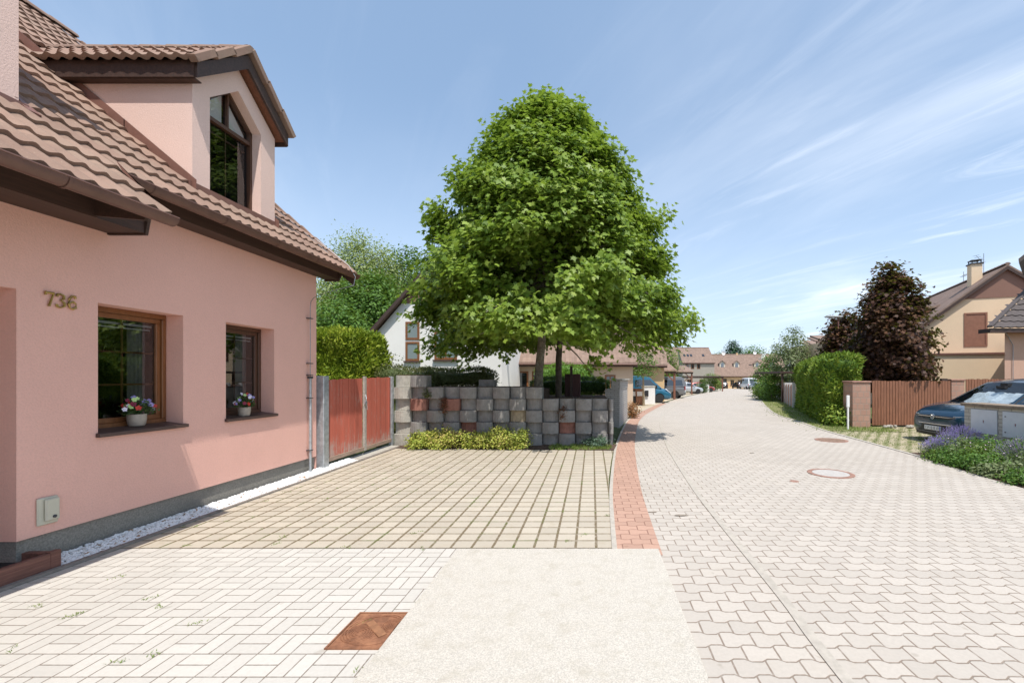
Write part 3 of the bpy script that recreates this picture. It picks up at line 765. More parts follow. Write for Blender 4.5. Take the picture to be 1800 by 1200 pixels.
# ---------------- flower pots on the sills
def blossom(m, c, nrm, r, petals=5):
    n = Vector(nrm).normalized(); a = n.cross(Vector((.3, .2, 1))).normalized(); b = n.cross(a)
    c = Vector(c)
    for k in range(petals):
        t = 2*math.pi*k/petals; d = a*math.cos(t)+b*math.sin(t); s_ = a*-math.sin(t)+b*math.cos(t)
        m.add([c, c+d*r*.6+s_*r*.42+n*r*.15, c+d*r+n*r*.3, c+d*r*.6-s_*r*.42+n*r*.15], [(0, 1, 2, 3)])
def flower_pot(label, x, y, z, w, h, sw, sh, seed):
    rnd = random.Random(seed)
    t = thing('flower_pot', label, 'flower pot', (x, y, z), group='flower pots on the window sills')
    p = MB(); r = w/2; p.lathe([(.01, 0), (r*.78, 0), (r*.9, h*.15), (r, h*.6), (r, h), (r*.9, h), (r*.88, h*.8), (.01, h*.8)], (0, 0, 0), 24)
    p.build('pot', mat('pot_glaze_%d' % seed, (.36, .31, .26), .5, .1, 30), t, True)
    st = MB(); lf = MB(); cols = {'red': (.50, .035, .02), 'violet': (.30, .25, .52), 'lime': (.42, .60, .22), 'crimson': (.20, .01, .04), 'white': (.66, .62, .72)}
    bl = {k: MB() for k in cols}
    keys = ['red', 'violet', 'lime', 'red', 'violet', 'white', 'crimson', 'lime', 'white', 'crimson']
    for i in range(60):
        a = rnd.uniform(0, 2*math.pi); q = rnd.random()**.5
        e = Vector((math.cos(a)*.07*q*1.1+.01, math.sin(a)*sw/2*q, h+sh*(1-.75*q*q)*rnd.uniform(.6, 1)))
        st.tube([(0, 0, h*.8), (e.x*.4, e.y*.4, h+.04), e], .0022, 4)
        for k in range(7):
            c = e*rnd.uniform(.7, 1.0) + Vector((rnd.uniform(-.02, .02), rnd.uniform(-.03, .03), rnd.uniform(-.02, .02)))
            d = Vector((rnd.uniform(-1, 1), rnd.uniform(-1, 1), rnd.uniform(-.5, 1))).normalized()*.03; s_ = d.cross(Vector((rnd.random(), rnd.random(), 1))).normalized()*.011
            lf.add([c, c+d*.5+s_, c+d, c+d*.5-s_], [(0, 1, 2, 3)])
        if i < 26:
            k = keys[i % 10]
            blossom(bl[k], e+Vector((.012, 0, .006)), (1, rnd.uniform(-.5, .4)-.3, rnd.uniform(0, .6)), rnd.uniform(.022, .034))
    st.build('stems', LEAFG, t); lf.build('leaves', LEAFG, t)
    for k, m in bl.items():
        m.build('blossoms', mat('petal_%s_%d' % (k, seed), cols[k], .6, .25, 60), t, label=k+' artificial blossoms')
LEAFG = leafmat('pot_leaf', [(.05, .10, .03), (.10, .17, .06)])
flower_pot('round pot of red and violet flowers on the larger, wood-framed window sill beside the number', -5.06, 4.74, 1.143, .16, .13, .36, .23, 1)
flower_pot('round pot of flowers on the far window sill nearer the red gate', -4.99, 6.12, 1.13, .15, .125, .33, .22, 2)

# ================================================================== GROUND
big = sheet('ground', [(-900, -300), (900, -300), (900, 1500), (-900, 1500)], GROUND, -.035)
EDGE = [(1.41, -6), (1.41, 0), (1.41, 2.4), (1.449, 3.2), (1.469, 4.16), (1.485, 4.94), (1.52, 6.09), (1.60, 7.41), (1.70, 8.77), (1.82, 10.19), (2.04, 12.15), (2.30, 14.2)]
for p in ((1160.8, 740), (1165, 730), (1175, 721), (1189, 711), (1211, 701), (1244, 692), (1262, 687.5)): EDGE.append(G(*p))
REDGE = [(6.50, -6), (6.50, 4), (6.54, 6.46), (6.69, 7.64), (6.89, 8.94), (7.10, 11.2), (7.31, 13.5)]
for p in ((1400, 740), (1361.5, 727), (1345, 714), (1337, 704), (1332, 697), (1328, 689)): REDGE.append(G(*p))
def dense(P, n=6):
    """Catmull-Rom through the points"""
    out = []; P = [np.array(p, float) for p in P]
    for i in range(len(P)-1):
        a = P[max(i-1, 0)]; b = P[i]; c = P[i+1]; d = P[min(i+2, len(P)-1)]
        for k in range(n):
            t = k/n; out.append(.5*((2*b)+(-a+c)*t+(2*a-5*b+4*c-d)*t*t+(-a+3*b-3*c+d)*t**3))
    out.append(P[-1]); return [tuple(p) for p in out]
def offset(P, d):
    out = []
    for i in range(len(P)):
        a = P[max(i-1, 0)]; b = P[min(i+1, len(P)-1)]; t = Vector((b[0]-a[0], b[1]-a[1])).normalized()
        out.append((P[i][0]-t.y*d, P[i][1]+t.x*d))
    return out
def strip(name, A, B, m, z, h=None):
    """band between two point lists of equal length; h = raised with side faces"""
    bm = bmesh.new(); va = [bm.verts.new((x, y, gz(y)+z)) for x, y in A]; vb = [bm.verts.new((x, y, gz(y)+z)) for x, y in B]
    for i in range(len(A)-1): bm.faces.new((va[i], vb[i], vb[i+1], va[i+1]))
    bmesh.ops.recalc_face_normals(bm, faces=bm.faces)
    if bm.faces[0].normal.z < 0:
        for f in bm.faces: f.normal_flip()
    if h:
        r = bmesh.ops.extrude_face_region(bm, geom=bm.faces[:])
        for v in [g for g in r['geom'] if isinstance(g, bmesh.types.BMVert)]: v.co.z += 0
        top = [g for g in r['geom'] if isinstance(g, bmesh.types.BMVert)]; topset = set(top)
        for v in bm.verts:
            if v not in topset: v.co.z -= h
        bmesh.ops.recalc_face_normals(bm, faces=bm.faces)
    me = bpy.data.meshes.new(name); bm.to_mesh(me); bm.free(); me.materials.append(m)
    o = link(name, me); o['kind'] = 'structure'; return o
ED = dense(EDGE); RD = dense(REDGE)
far = [(60, 64), (60, 76)]
road_poly = [p for p in offset(ED, .86)] + [(17.5, 74), (16, 103), (40, 103), (46, 76)] + RD[::-1]
strip_far = ED
def resample(P, n):
    P = np.array(P); d = np.r_[0, np.cumsum(np.hypot(*np.diff(P, axis=0).T))]; t = np.linspace(0, d[-1], n)
    return list(zip(np.interp(t, d, P[:, 0]), np.interp(t, d, P[:, 1])))
n = 120
strip('road', resample(offset(ED, 1.0), n), resample(RD, n), ROAD, 0.)
eA = ED[-1]; eB = RD[-1]
sheet('road_end', [offset(ED, 1.0)[-1], (16, 100), (45, 100), (40, 72), eB], ROAD, -.002)
# paved strips: the red walk and the drain kerbs
def edgeband(name, a, b, m, z, y0=None, y1=None, h=None):
    P = [p for p in ED if (y0 is None or p[1] >= y0) and (y1 is None or p[1] <= y1)]
    return strip(name, offset(P, a), offset(P, b), m, z, h)
edgeband('drain_kerb', .035, -.035, KERB, .008, h=.02)
edgeband('red_walk', 1.225, .80, REDP, .006, y0=3.9, y1=30)
edgeband('walk_kerb', 1.275, 1.225, KERB, .011, y0=3.9, h=.03)
KR = [p for p in RD if p[1] > 8.85]
strip('kerb', offset(KR, .0), offset(KR, -.09), KERB, .014, h=.05)
sheet('driveway', [(-4.64, 4.205), (.235, 4.205), (.235, 5.5), (.27, 7.0), (.38, 8.6), (.50, 9.9), (-4.64, 10.3)], DRIVE, 0.)
sheet('block_paving', [(-4.64, -6), (1.5, -6), (1.5, 4.26), (-4.64, 4.26)], BASKET, -.003)
sb = MB(); sb.box(-1.31, .645, -6, 4.16, -.02, .012); struct('concrete_slab', sb, SLAB)
kb = MB(); kb.box(-4.69, -4.64, -6, 10.3, -.1, .022); struct('house_kerb', kb, KERBD)
sheet('soil_bed', [(-4.7, 10.1), (.5, 9.8), (.62, 10.65), (-4.95, 10.65)], SOIL, .012)
sheet('garden_ground', [(-30, 10.5), (.6, 10.5), (.75, 13), (1.0, 17), (-2, 26), (-30, 26)], GROUND, -.015)
sheet('parking_area', [(7.0, 9.6), (7.35, 13.2), (7.6, 14.9), (22, 14.9), (22, 9.6)], GRASSP, -.008)
sheet('side_yard', [(6.65, -5), (30, -5), (30, 9.6), (7.0, 9.6), (6.64, 7)], SOIL, -.012)
VG = [p for p in RD if p[1] > 13.3]
strip('grass_verge', offset(VG, -.09), offset(VG, -2.4), VERGE, .004)
LS = [p for p in ED if 16.5 < p[1] < 60]
strip('front_yard', offset(LS, 1.26), offset(LS, 9.), mat('dry_paving', (.46, .39, .29), .95, .15, 4, bs=30, dirt=((.30, .26, .16), 1.2, .45, .7)), -.006)
# white gravel strip: many small stones
def stones(name, x0, x1, y0, y1, n, r, m, seed, z=0.):
    rng = np.random.default_rng(seed); ico = bmesh.new(); bmesh.ops.create_icosphere(ico, subdivisions=1, radius=1)
    V0 = np.array([v.co[:] for v in ico.verts]); F0 = np.array([[v.index for v in f.verts] for f in ico.faces]); ico.free()
    k = len(V0); s = rng.uniform(.6, 1.35, (n, 1, 1))*r
    an = rng.uniform(0, 2*np.pi, n); sc = rng.uniform(.55, 1.2, (n, 1, 3)); sc[..., 2] *= .7
    V = V0[None]*sc*s*rng.uniform(.85, 1.15, (n, k, 1)); c, q = np.cos(an)[:, None], np.sin(an)[:, None]
    X = V[..., 0]*c - V[..., 1]*q; Y = V[..., 0]*q + V[..., 1]*c
    px = rng.uniform(x0, x1, (n, 1)); hump = .048*(x1-px)/(x1-x0)
    V = np.stack([X+px, Y+rng.uniform(y0, y1, (n, 1)), V[..., 2]+z+hump+rng.uniform(0, .012, (n, 1))], -1).reshape(-1, 3)
    F = (F0[None]+np.arange(n)[:, None, None]*k).reshape(-1, 3)
    me = bpy.data.meshes.new(name); fast_mesh(me, V, F); me.materials.append(m)
    return link(name, me)
def fast_mesh(me, V, F):
    n, k = F.shape
    me.vertices.add(len(V)); me.vertices.foreach_set('co', np.ascontiguousarray(V, dtype=np.float32).ravel())
    me.loops.add(n*k); me.loops.foreach_set('vertex_index', F.astype(np.int32).ravel())
    me.polygons.add(n); me.polygons.foreach_set('loop_start', np.arange(0, n*k, k, dtype=np.int32))
    me.update(calc_edges=True)
m_, nt_ = basemat('gravel_stone')
r_ = E(nt_, nt_.geo.outputs['Random Per Island'])
nt_.l.new(nt_.ramp(r_, [(0, (.86, .86, .85)), (.65, (.80, .79, .79)), (.93, (.62, .60, .58)), (.97, (.32, .22, .14)), (1, (.35, .2, .1))]), nt_.p.inputs['Base Color']); nt_.p.inputs['Roughness'].default_value = .75
gv = stones('white_gravel', -4.925, -4.70, 3.80, 8.6, 6800, .0165, m_, 4, -.004)
tag(gv, 'white gravel strip along the foot of the pink house', 'gravel', kind='stuff')
gb = MB(); gb.box(-4.96, -4.69, 3.75, 10.3, -.1, -.006); struct('gravel_bed', gb, KERBD)
# timber framed door mat pit of the porch
TF = wood('worn_timber', (.17, .075, .055), 1, .8)
pt = thing('mat_frame', 'worn brown timber frame with dark doormat below the house wall at the left edge', 'doormat frame', (-5.3, 3.0, 0), world=True)
b = MB(); b.box(-4.745, -4.695, 1.4, 3.70, -.05, .155); b.box(-4.745, -4.695, 3.70, 3.775, -.05, .165); b.box(-6.0, -4.745, 3.715, 3.77, -.05, .15); b.build('frame', TF, pt, bevel=.004)
b = MB(); b.box(-6.0, -4.75, 1.4, 3.70, -.04, .085); b.build('mat', BLACKP, pt)

# ---------------- rusty square cover, manholes, drain grate
def square_cover():
    P = [G(631.5, 1077), G(727, 1077), G(676, 1140), G(573, 1140)]
    x0 = (P[0][0]+P[3][0])/2; y1 = P[0][1]; y0 = P[3][1]; x1 = -1.312
    w = .43
    t = thing('square_cover', 'rusty square cast iron cover with raised rings in the light paving', 'manhole cover', ((x0+w/2), (y0+y1)/2, 0))
    h = (y1-y0)/2; x1l = x1-(x0+w/2); x0l = -w/2
    b = MB(); b.box(x0l+.012, x1l, -h+.012, h-.012, -.03, .004); b.build('plate', RUST, t)
    b = MB(); b.box(x0l-.004, x0l+.007, -h-.004, h+.004, -.03, .007); b.box(x0l+.007, x1l, h-.007, h+.004, -.03, .007); b.box(x0l+.007, x1l, -h-.004, -h+.007, -.03, .007); b.build('frame', RUST, t)
    rg = MB()
    def ring(cx, cy, r, rx=1, n=40, q=.006):
        P = [(cx+r*rx*math.cos(2*math.pi*i/n), cy+r*math.sin(2*math.pi*i/n), .006) for i in range(n+1)]
        P = [p if p[0] < x1l-.004 else (x1l-.004, p[1], p[2]) for p in P]
        rg.tube(P, q, 5, cap=False)
    ring(0, 0, .17, 1.12); ring(0, 0, .155, 1.12)
    for i in range(6): ring(-.09, -.045, .016*(i+1)+.004, q=.0045); ring(.10, .05, .013*(i+1), q=.004)
    rg.build('ribs', RUST, t, True)
    br = MB(); br.obox((0.0, 0, .008), .225, .052, .012, rz=R(-43)); br.build('bar', mat('rust_light', (.27, .125, .06), .8, .2, 20), t, bevel=.003)
square_cover()
def manhole(label, px, py, r, mi, mo, rz=0, ratio=.80, group='round manhole covers in the road'):
    x, y = G(px, py); t = thing('manhole_cover', label, 'manhole cover', (x, y, gz(y)), group=group)
    b = MB(); b.lathe([(r*ratio, -.02), (r*ratio, .010), (r, .009), (r, -.02)], (0, 0, 0), 48); b.build('ring', mo, t, True)
    b = MB(); b.lathe([(.001, .0095), (r*ratio-.006, .0095), (r*ratio-.004, -.01)], (0, 0, 0), 48); c = b.build('cover', mi, t)
RING = mat('ring_iron', (.30, .165, .12), .7, .3, 12)
manhole('pale round manhole cover with rusty ring in the road', 1460, 832, .37, mat('cover_pale', (.44, .41, .38), .8, .1, 14, bs=90), RING)
manhole('brown round manhole cover in the road below the hedge', 1461, 773.5, .40, mat('cover_brown', (.22, .14, .095), .8, .3, 14, bs=90), RING)
x, y = G(1396, 845.5); t = thing('valve_cover', 'small oval iron valve cap in the road beside the pale manhole', 'valve cover', (x, y, 0))
b = MB(); b.lathe([(.0, .005), (.07, .005), (.075, -.01)], (0, 0, 0), 20); b.build('cap', RING, t)
for k, (px, py, sx, sy) in enumerate(((1198, 906, .085, .025), (1147, 900, .06, .022), (1088, 824, .04, .02), (1322, 796, .06, .03))):
    x, y = G(px, py); t = MB(); n = 14; rr = random.Random(k)
    t.add([(x+sx*math.cos(i*2*math.pi/n)*rr.uniform(.8, 1.15), y+sy*math.sin(i*2*math.pi/n)*rr.uniform(.8, 1.15), .0075+.004*(k < 1)) for i in range(n)], [tuple(range(n))])
    o = t.build('stain', mat('stain_%d' % k, (.30, .25, .20), .9, .2, 30)); o['kind'] = 'structure'

# ================================================================== GATE
GT = thing('wooden_gate', 'weathered red wooden plank gate with two leaves between metal posts beside the house', 'gate', (-4.94, 9, 0), world=True)
gx = -4.93
def leaf(y0, y1, zt0, zt1, zb0, seed):
    rnd = random.Random(seed); m = MB(); y = y0; w = .1055
    while y < y1-.02:
        e = min(y+w, y1); f = (y-y0)/(y1-y0); zt = zt0+(zt1-zt0)*f+rnd.uniform(-.008, .008); zb = zb0+rnd.uniform(-.006, .006)
        dx = rnd.uniform(-.005, .005)
        m.box(gx-.02+dx, gx+dx, y+.005, e-.005, zb, zt); y += w
    L = m.build('gate_leaf', GATEM, GT)
    r = MB(); r.box(gx+.003, gx+.028, y0, y1, zb0-.03, zb0+.045); r.box(gx-.05, gx-.022, y0, y1, zt0-.3, zt0-.2); r.build('rail', GATEL, L)
leaf(7.90, 9.18, 1.635, 1.665, .14, 1); leaf(9.27, 10.42, 1.665, 1.685, .14, 2)
m = MB(); m.box(gx-.01, gx+.03, 9.185, 9.265, .10, 1.70); m.build('meeting_stile', mat('bleached_wood', (.40, .36, .31), .8, .2, 18), GT)
m = MB(); m.tube([(gx+.05, 9.20, 1.16), (gx+.06, 9.20, 1.22), (gx+.035, 9.22, 1.30)], .010, 6); m.box(gx+.03, gx+.05, 9.17, 9.26, 1.10, 1.17); m.tube([(gx+.05, 9.23, 1.10), (gx+.055, 9.26, .98)], .006, 6); m.build('latch', GALV, GT)
m = MB(); m.box(-5.0, -4.845, 7.70, 7.86, -.05, 1.705); m.build('post', GALV, GT, bevel=.01)
m = MB(); m.box(-4.98, -4.90, 10.44, 10.54, -.05, 1.70); m.build('post', GALV, GT, bevel=.008)
m = MB(); m.box(-5.04, -4.72, 7.9, 10.45, -.05, .015); m.build('threshold', CONCL, GT)

# ================================================================== WALL OF CONCRETE PLANTER BLOCKS
BW = thing('block_wall', 'grey retaining wall of stacked concrete planter blocks with a few red ones', 'wall', (-2.2, 10.75, 0), world=True)
PITCH = .408; RH = .288; YF = 10.66
def pblock(x, z, w, yf, m, top=False, label=None, seed=0, h=RH):
    rnd = random.Random(seed); n = 14; P = []
    yf += rnd.uniform(-.012, .012); x += rnd.uniform(-.004, .004); bul = .07
    for i in range(n+1):
        t = i/n; c = 1-(2*t-1)**2; rib = .004*(i % 2)
        P.append((x+w*t, yf-bul*c-rib))
    P += [(x+w, yf+.33), (x, yf+.33)]
    mb = MB(); mb.prism([(a, b, z) for a, b in P], (0, 0, h-.005))
    o = mb.build('planter_block', m, BW, bevel=.004, label=label)
    return o
rnd = random.Random(7)
reds = {(1, 3): (BLKOCH, None), (3, 3): (BLKRED, 'brick-red planter block'), (10, 1): (BLKRED, 'brick-red planter block'), (4, 1): (BLKOCH, None), (7, 2): (BLKOCH, 'ochre planter block')}
reds = {(1, 3): (BLKRED, 'orange-red planter block near the gate'), (3, 3): (BLKRED, 'brick-red planter block'), (10, 1): (BLKRED, 'brick-red planter block low in the wall'), (4, 1): (BLKRED, 'dull red planter block behind the shrubs'), (7, 2): (BLKOCH, 'ochre planter block')}
nc = 13; x0 = -4.90
for c in range(nc+1):
    rows = 6 if c < 2 else (5 if c <= 8 else 4)
    for r in range(rows):
        w = PITCH-.012
        x = x0+c*PITCH
        if c == nc: w = .12
        yf = YF - (.12 if (c+r) % 2 == 0 else 0.)
        if c in (0,): yf = YF-.02 - (.10 if r % 2 == 0 else 0)
        mt, lb = reds.get((c, r), (CONCL if c == 0 else CONC, None))
        pblock(x, r*RH, w, yf, mt, label=lb, seed=c*10+r)
sm = MB()
for c in range(nc):
    rows = 6 if c < 2 else (5 if c <= 8 else 4)
    sm.box(x0+c*PITCH+.02, x0+c*PITCH+.38, YF+.02, YF+.30, rows*RH-.01, rows*RH+.012)
sm.build('soil_fill', SOIL, BW)
# loose block standing on the wall
lb = MB(); lb.box(-2.95, -2.55, 11.1, 11.4, 1.44, 1.62); lb.build('planter_block', CONC, BW)
lb = MB(); lb.box(x0, 1.0+x0+PITCH*11, YF+.33, 15, -.05, 1.10)
e = MB(); e.box(-4.9, .42, YF+.34, 14.6, -.05, 1.08); e.box(-4.9, -1.3, YF+.345, 13.0, 1.08, 1.36)
o = e.build('raised_bed', SOIL); o['kind'] = 'structure'

# pale brick meter pillar behind the wall
mp = thing('meter_pillar', 'grey brick meter pillar with concrete cap beside the footpath end of the block wall', 'meter pillar', (.6, 15, 0), world=True)
dx, dy = .155, .98
def skew(x0, x1, y0, y1, z0, z1):
    L = y1-y0; s = .19*(L)
    return MB().prism([(x0, y0, z0), (x1, y0, z0), (x1+s, y1, z0), (x0+s, y1, z0)], (0, 0, z1-z0))
skew(.44, .93, 14.5, 17.0, -.05, 1.28).build('body', GREYBRICK, mp)
skew(.66, .95, 14.48, 16.9, 1.28, 1.58).build('upper_body', GREYBRICK, mp)
skew(.58, 1.02, 14.42, 17.0, 1.58, 1.63).build('cap', CONCL, mp)
# ================================================================== VEGETATION
def leaves_mesh(name, P, Nn, size, shape, m, parent=None, seed=0, curl=.25, tip=None, label=None):
    """one small lobed face per leaf; P (n,3) places, Nn (n,3) facing"""
    rng = np.random.default_rng(seed); n = len(P); shape = np.array(shape, float); k = len(shape)
    Nn = Nn/np.linalg.norm(Nn, axis=1, keepdims=True)
    a = rng.normal(size=(n, 3)) if tip is None else tip + rng.normal(size=(n, 3))*.35
    a -= (a*Nn).sum(1, keepdims=True)*Nn; a /= np.linalg.norm(a, axis=1, keepdims=True) + 1e-9
    b = np.cross(Nn, a); s = (np.atleast_1d(size)*rng.uniform(.65, 1.25, n))[:, None, None] if np.ndim(size) == 0 else size[:, None, None]
    sx = shape[None, :, 0:1]; sy = shape[None, :, 1:2]
    V = P[:, None, :] + (a[:, None, :]*sx + b[:, None, :]*sy - Nn[:, None, :]*(sx**2*.5+np.abs(sy))*curl)*s
    F = np.arange(n*k).reshape(n, k)
    me = bpy.data.meshes.new(name); fast_mesh(me, V.reshape(-1, 3), F); me.materials.append(m)
    return link(name, me, parent, label)
LOBED = [(0, 0), (.18, .12), (.10, .42), (.34, .28), (.46, .55), (.58, .22), (1.0, 0), (.58, -.22), (.46, -.55), (.34, -.28), (.10, -.42), (.18, -.12)]
OVAL = [(0, 0), (.4, .28), (.8, .2), (1, 0), (.8, -.2), (.4, -.28)]
RHOMB = [(0, 0), (.5, .3), (1, 0), (.5, -.3)]
SCALE = [(0, 0), (.35, .16), (1, .05), (1, -.05), (.35, -.16)]
TRI = [(0, .0), (.6, .35), (.9, -.3)]

SYC = leafmat('plane_leaf', [(.115, .20, .022), (.18, .285, .032), (.27, .385, .05), (.40, .50, .10)], .42, .48, .45)
def sycamore():
    rng = np.random.default_rng(12)
    cx, cy = -1.22, 12.0
    T = thing('plane_tree', 'tall broad green plane tree rising behind the block wall', 'tree', (-1.5, 12.0, 1.05), world=True)
    zs = np.array([1.8, 2.1, 2.5, 3.04, 3.8, 4.87, 5.7, 6.3, 6.65, 7.2, 7.6, 8.25, 8.7, 9.1])
    Lr = np.array([2.5, 3.3, 3.65, 3.8, 3.75, 3.5, 3.1, 2.95, 2.6, 2.1, 1.75, 1.45, 1.05, .2])
    Rr = np.array([2.7, 3.2, 3.6, 4.0, 4.2, 3.55, 3.15, 2.9, 2.75, 2.4, 2.1, 1.65, 1.1, .3])
    def env(z, ca):
        l = np.interp(z, zs, Lr); r = np.interp(z, zs, Rr); w = (ca+1)/2
        return l*(1-w)+r*w
    tr = MB()
    trunk = [(-1.52, 12.0, .9), (-1.50, 12.0, 1.8), (-1.42, 12.0, 2.7), (-1.34, 12.02, 4.0), (-1.28, 12, 5.5), (-1.24, 12, 7), (-1.2, 12, 8.6), (-1.22, 12, 9.1)]
    tr.tube(trunk, [.145, .12, .11, .10, .08, .06, .035, .012], 12)
    t2 = MB(); t2.tube([(-1.00, 12.7, .9), (-1.0, 12.7, 2.2), (-.92, 12.6, 3.2), (-.8, 12.5, 4.4), (-.6, 12.4, 5.8)], [.10, .095, .08, .06, .02], 10)
    t2.build('trunk', BARKD, T, True, label='second stem, coloured dark for shade')  # dark bark colour paints in the shade on this stem
    limbs = MB(); C = []; W = []
    tx = lambda z: float(np.interp(z, [p[2] for p in trunk], [p[0] for p in trunk]))
    NL = 262
    for i in range(NL):
        f = (i+.5)/NL; z0 = 2.95 + 6.1*f**1.12; az = i*2.39996 + rng.normal(0, .25)
        # tiers: gather limb ends into layers
        rise = rng.uniform(-.1, .65) if z0 > 4.0 else rng.uniform(-1.35, .3)
        zt = min(8.85, z0+rise+.2); zt += rng.normal(0, .22)
        ca = math.cos(az); rr = env(zt, ca)*rng.uniform(.82, 1.04)*(.86 if math.sin(az) < -.6 else .95)
        x1, y1 = cx+rr*ca, cy+rr*math.sin(az)
        x0 = tx(z0); pts = []
        for q in np.linspace(0, 1, 7):
            zz = z0+(zt-z0)*q + .28*math.sin(q*math.pi)*(.4+rr*.12)
            pts.append((x0+(x1-x0)*q+rng.normal(0, .03), 12+(y1-12)*q+rng.normal(0, .03), zz))
        limbs.tube(pts, list(np.linspace(.014+.012*rr, .006, 7)), 5)
        npos = int(7+rr*4.5)
        for _ in range(npos):
            q = 1-(rng.random()**1.45)*.66; k = q*6; a = int(min(5, k)); fr = k-a
            p = np.array(pts[a])*(1-fr)+np.array(pts[a+1])*fr
            side = np.array([-math.sin(az), ca, 0])
            p = p + side*rng.normal(0, .13+.30*q*min(1, rr/3)) + np.array([0, 0, rng.normal(.05, .15)])
            C.append(p)
    tr.add(limbs.v, limbs.f); tr.build('trunk', BARK, T, True)
    C = np.array(C)
    # drop clumps outside the envelope; twigs poking out at the rim
    dx, dy = C[:, 0]-cx, C[:, 1]-cy; r = np.hypot(dx, dy); e = env(C[:, 2], dx/(r+1e-6))
    keep = (r < e*1.04+.02) & (C[:, 2] > np.where(r < 1.5, 3.0-.4*r, 1.85)) & ~((dy < 0) & (np.abs(dx+.1) < 1.3) & (C[:, 2] < 2.7)); C = C[keep]; r = r[keep]; e = e[keep]
    n_per = 38; n = len(C)
    sp = rng.normal(size=(n, n_per, 3))*np.array([.165, .165, .13])
    P = C[:, None, :]+sp; out = P-np.array([cx, cy, 4.5]); out[..., 2] *= .5
    out /= np.linalg.norm(out, axis=-1, keepdims=True)
    N_ = out*.55 + np.array([0, 0, .75]) + rng.normal(size=P.shape)*.42
    P = P.reshape(-1, 3); N_ = N_.reshape(-1, 3)
    tip = np.c_[P[:, 0]-cx, P[:, 1]-cy, -.6*np.ones(len(P))]*.4
    ok = P[:, 2] > 1.65
    print('sycamore leaves', ok.sum())
    leaves_mesh('crown', P[ok], N_[ok], .148, LOBED, SYC, T, 3, .22, tip[ok])
sycamore()

def tree(name, label, loc, h, prof, m, nclump=260, nper=40, leaf=.12, shape=RHOMB, cl=.45, trunk=.16, bark=BARK, seed=1, droop=0., zbase=.12, flat=.6, group=None, cat='tree', inner=.35):
    """prof: list of (height fraction, radius)"""
    rng = np.random.default_rng(seed); x, y, z = loc
    T = thing(name, label, cat, loc, group=group)
    hs = [p[0]*h for p in prof]; rs = [p[1] for p in prof]
    tb = MB(); lean = rng.normal(0, .1, 2)
    tp = [(lean[0]*q, lean[1]*q, h*.92*q-(.1 if q == 0 else 0)) for q in np.linspace(0, 1, 6)]
    tb.tube(tp, [trunk*(1-.92*q) for q in np.linspace(0, 1, 6)], 8)
    lo, hi = hs[0], hs[-1]; C = []; lb = MB()
    while len(C) < nclump:
        zz = rng.uniform(lo, hi); R_ = np.interp(zz, hs, rs)
        if rng.random() > (R_/max(rs))**1.2+.05: continue
        a = rng.uniform(0, 2*np.pi); lobes = 1+.16*math.sin(3*a+seed+zz*1.3)+.10*math.sin(5*a-zz*2.1+seed)
        q = inner+(1-inner)*rng.random()**.5
        rr = R_*q*lobes
        p = np.array([rr*math.cos(a), rr*math.sin(a), zz]); C.append(p)
        if rng.random() < .16 and q > .6:
            z0 = max(h*zbase, zz-rr*.55); lb.tube([(0, 0, z0), tuple(p*np.array([.55, .55, 0])+np.array([0, 0, z0+(zz-z0)*.65])), tuple(p)], [trunk*.30, trunk*.16, .01], 4)
    tb.add(lb.v, lb.f); tb.build('trunk', bark, T, True)
    C = np.array(C); n = len(C)
    sp = rng.normal(size=(n, nper, 3))*np.array([cl, cl, cl*flat])
    if droop: sp[..., 2] -= np.abs(rng.normal(size=(n, nper)))*droop
    P = C[:, None]+sp; out = P-np.array([0, 0, h*.45]); out /= np.linalg.norm(out, axis=-1, keepdims=True)
    N_ = out*.7+np.array([0, 0, .5])+rng.normal(size=P.shape)*.5
    P = P.reshape(-1, 3); N_ = N_.reshape(-1, 3); ok = P[:, 2] > lo*.8
    tip = np.tile(np.array([0, 0, -1.]), (len(P), 1)) if droop else None
    leaves_mesh('crown', P[ok], N_[ok], leaf, shape, m, T, seed, .2, None if tip is None else tip[ok])
    return T
BIRCHL = leafmat('birch_leaf', [(.25, .32, .10), (.35, .42, .16), (.46, .51, .24)], .35, .5)
GREENL = leafmat('green_leaf', [(.06, .14, .02), (.10, .20, .03), (.15, .27, .05)], .3, .5)
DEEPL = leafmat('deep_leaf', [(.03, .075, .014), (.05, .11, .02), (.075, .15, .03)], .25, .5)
MAPLEL = leafmat('maroon_leaf', [(.025, .010, .010), (.05, .020, .014), (.12, .052, .028), (.19, .10, .045)], .22, .55, .25)
LIMEL = leafmat('lime_leaf', [(.12, .20, .03), (.19, .28, .05)], .4, .5)
OLIVEL = leafmat('olive_leaf', [(.12, .17, .06), (.18, .23, .10), (.24, .27, .13)], .3, .5)
def at(px, y): return (px-1041)*y/750
def hz(py, y): return CAMZ+(663-py)*y/750
Y = 36.
tree('birch_tree', 'tall pale green drooping birch behind the clipped hedge', (at(640, Y), Y, gz(Y)-.2), 14.0, [(.18, 2.6), (.4, 3.6), (.6, 3.4), (.8, 2.8), (.93, 1.7), (1, .4)], BIRCHL, 620, 80, .19, RHOMB, .5, .22, seed=4, droop=.8, flat=1.2)
tree('birch_tree', 'paler low birch at the left of the tall one, right beside the house eaves', (at(572, 33), 33, gz(33)), 9.2, [(.1, 2.6), (.4, 3.3), (.7, 2.3), (.9, 1.1), (1, .2)], BIRCHL, 460, 70, .19, RHOMB, .45, .2, seed=9, droop=.6, flat=1.1)
tree('dark_tree', 'dark green tree top right of the birch, beside the plane tree', (at(716, 40), 40, gz(40)), 14.0, [(.15, 2.6), (.45, 3.2), (.7, 2.6), (.9, 1.5), (1, .3)], GREENL, 400, 76, .24, OVAL, .6, .25, seed=6)
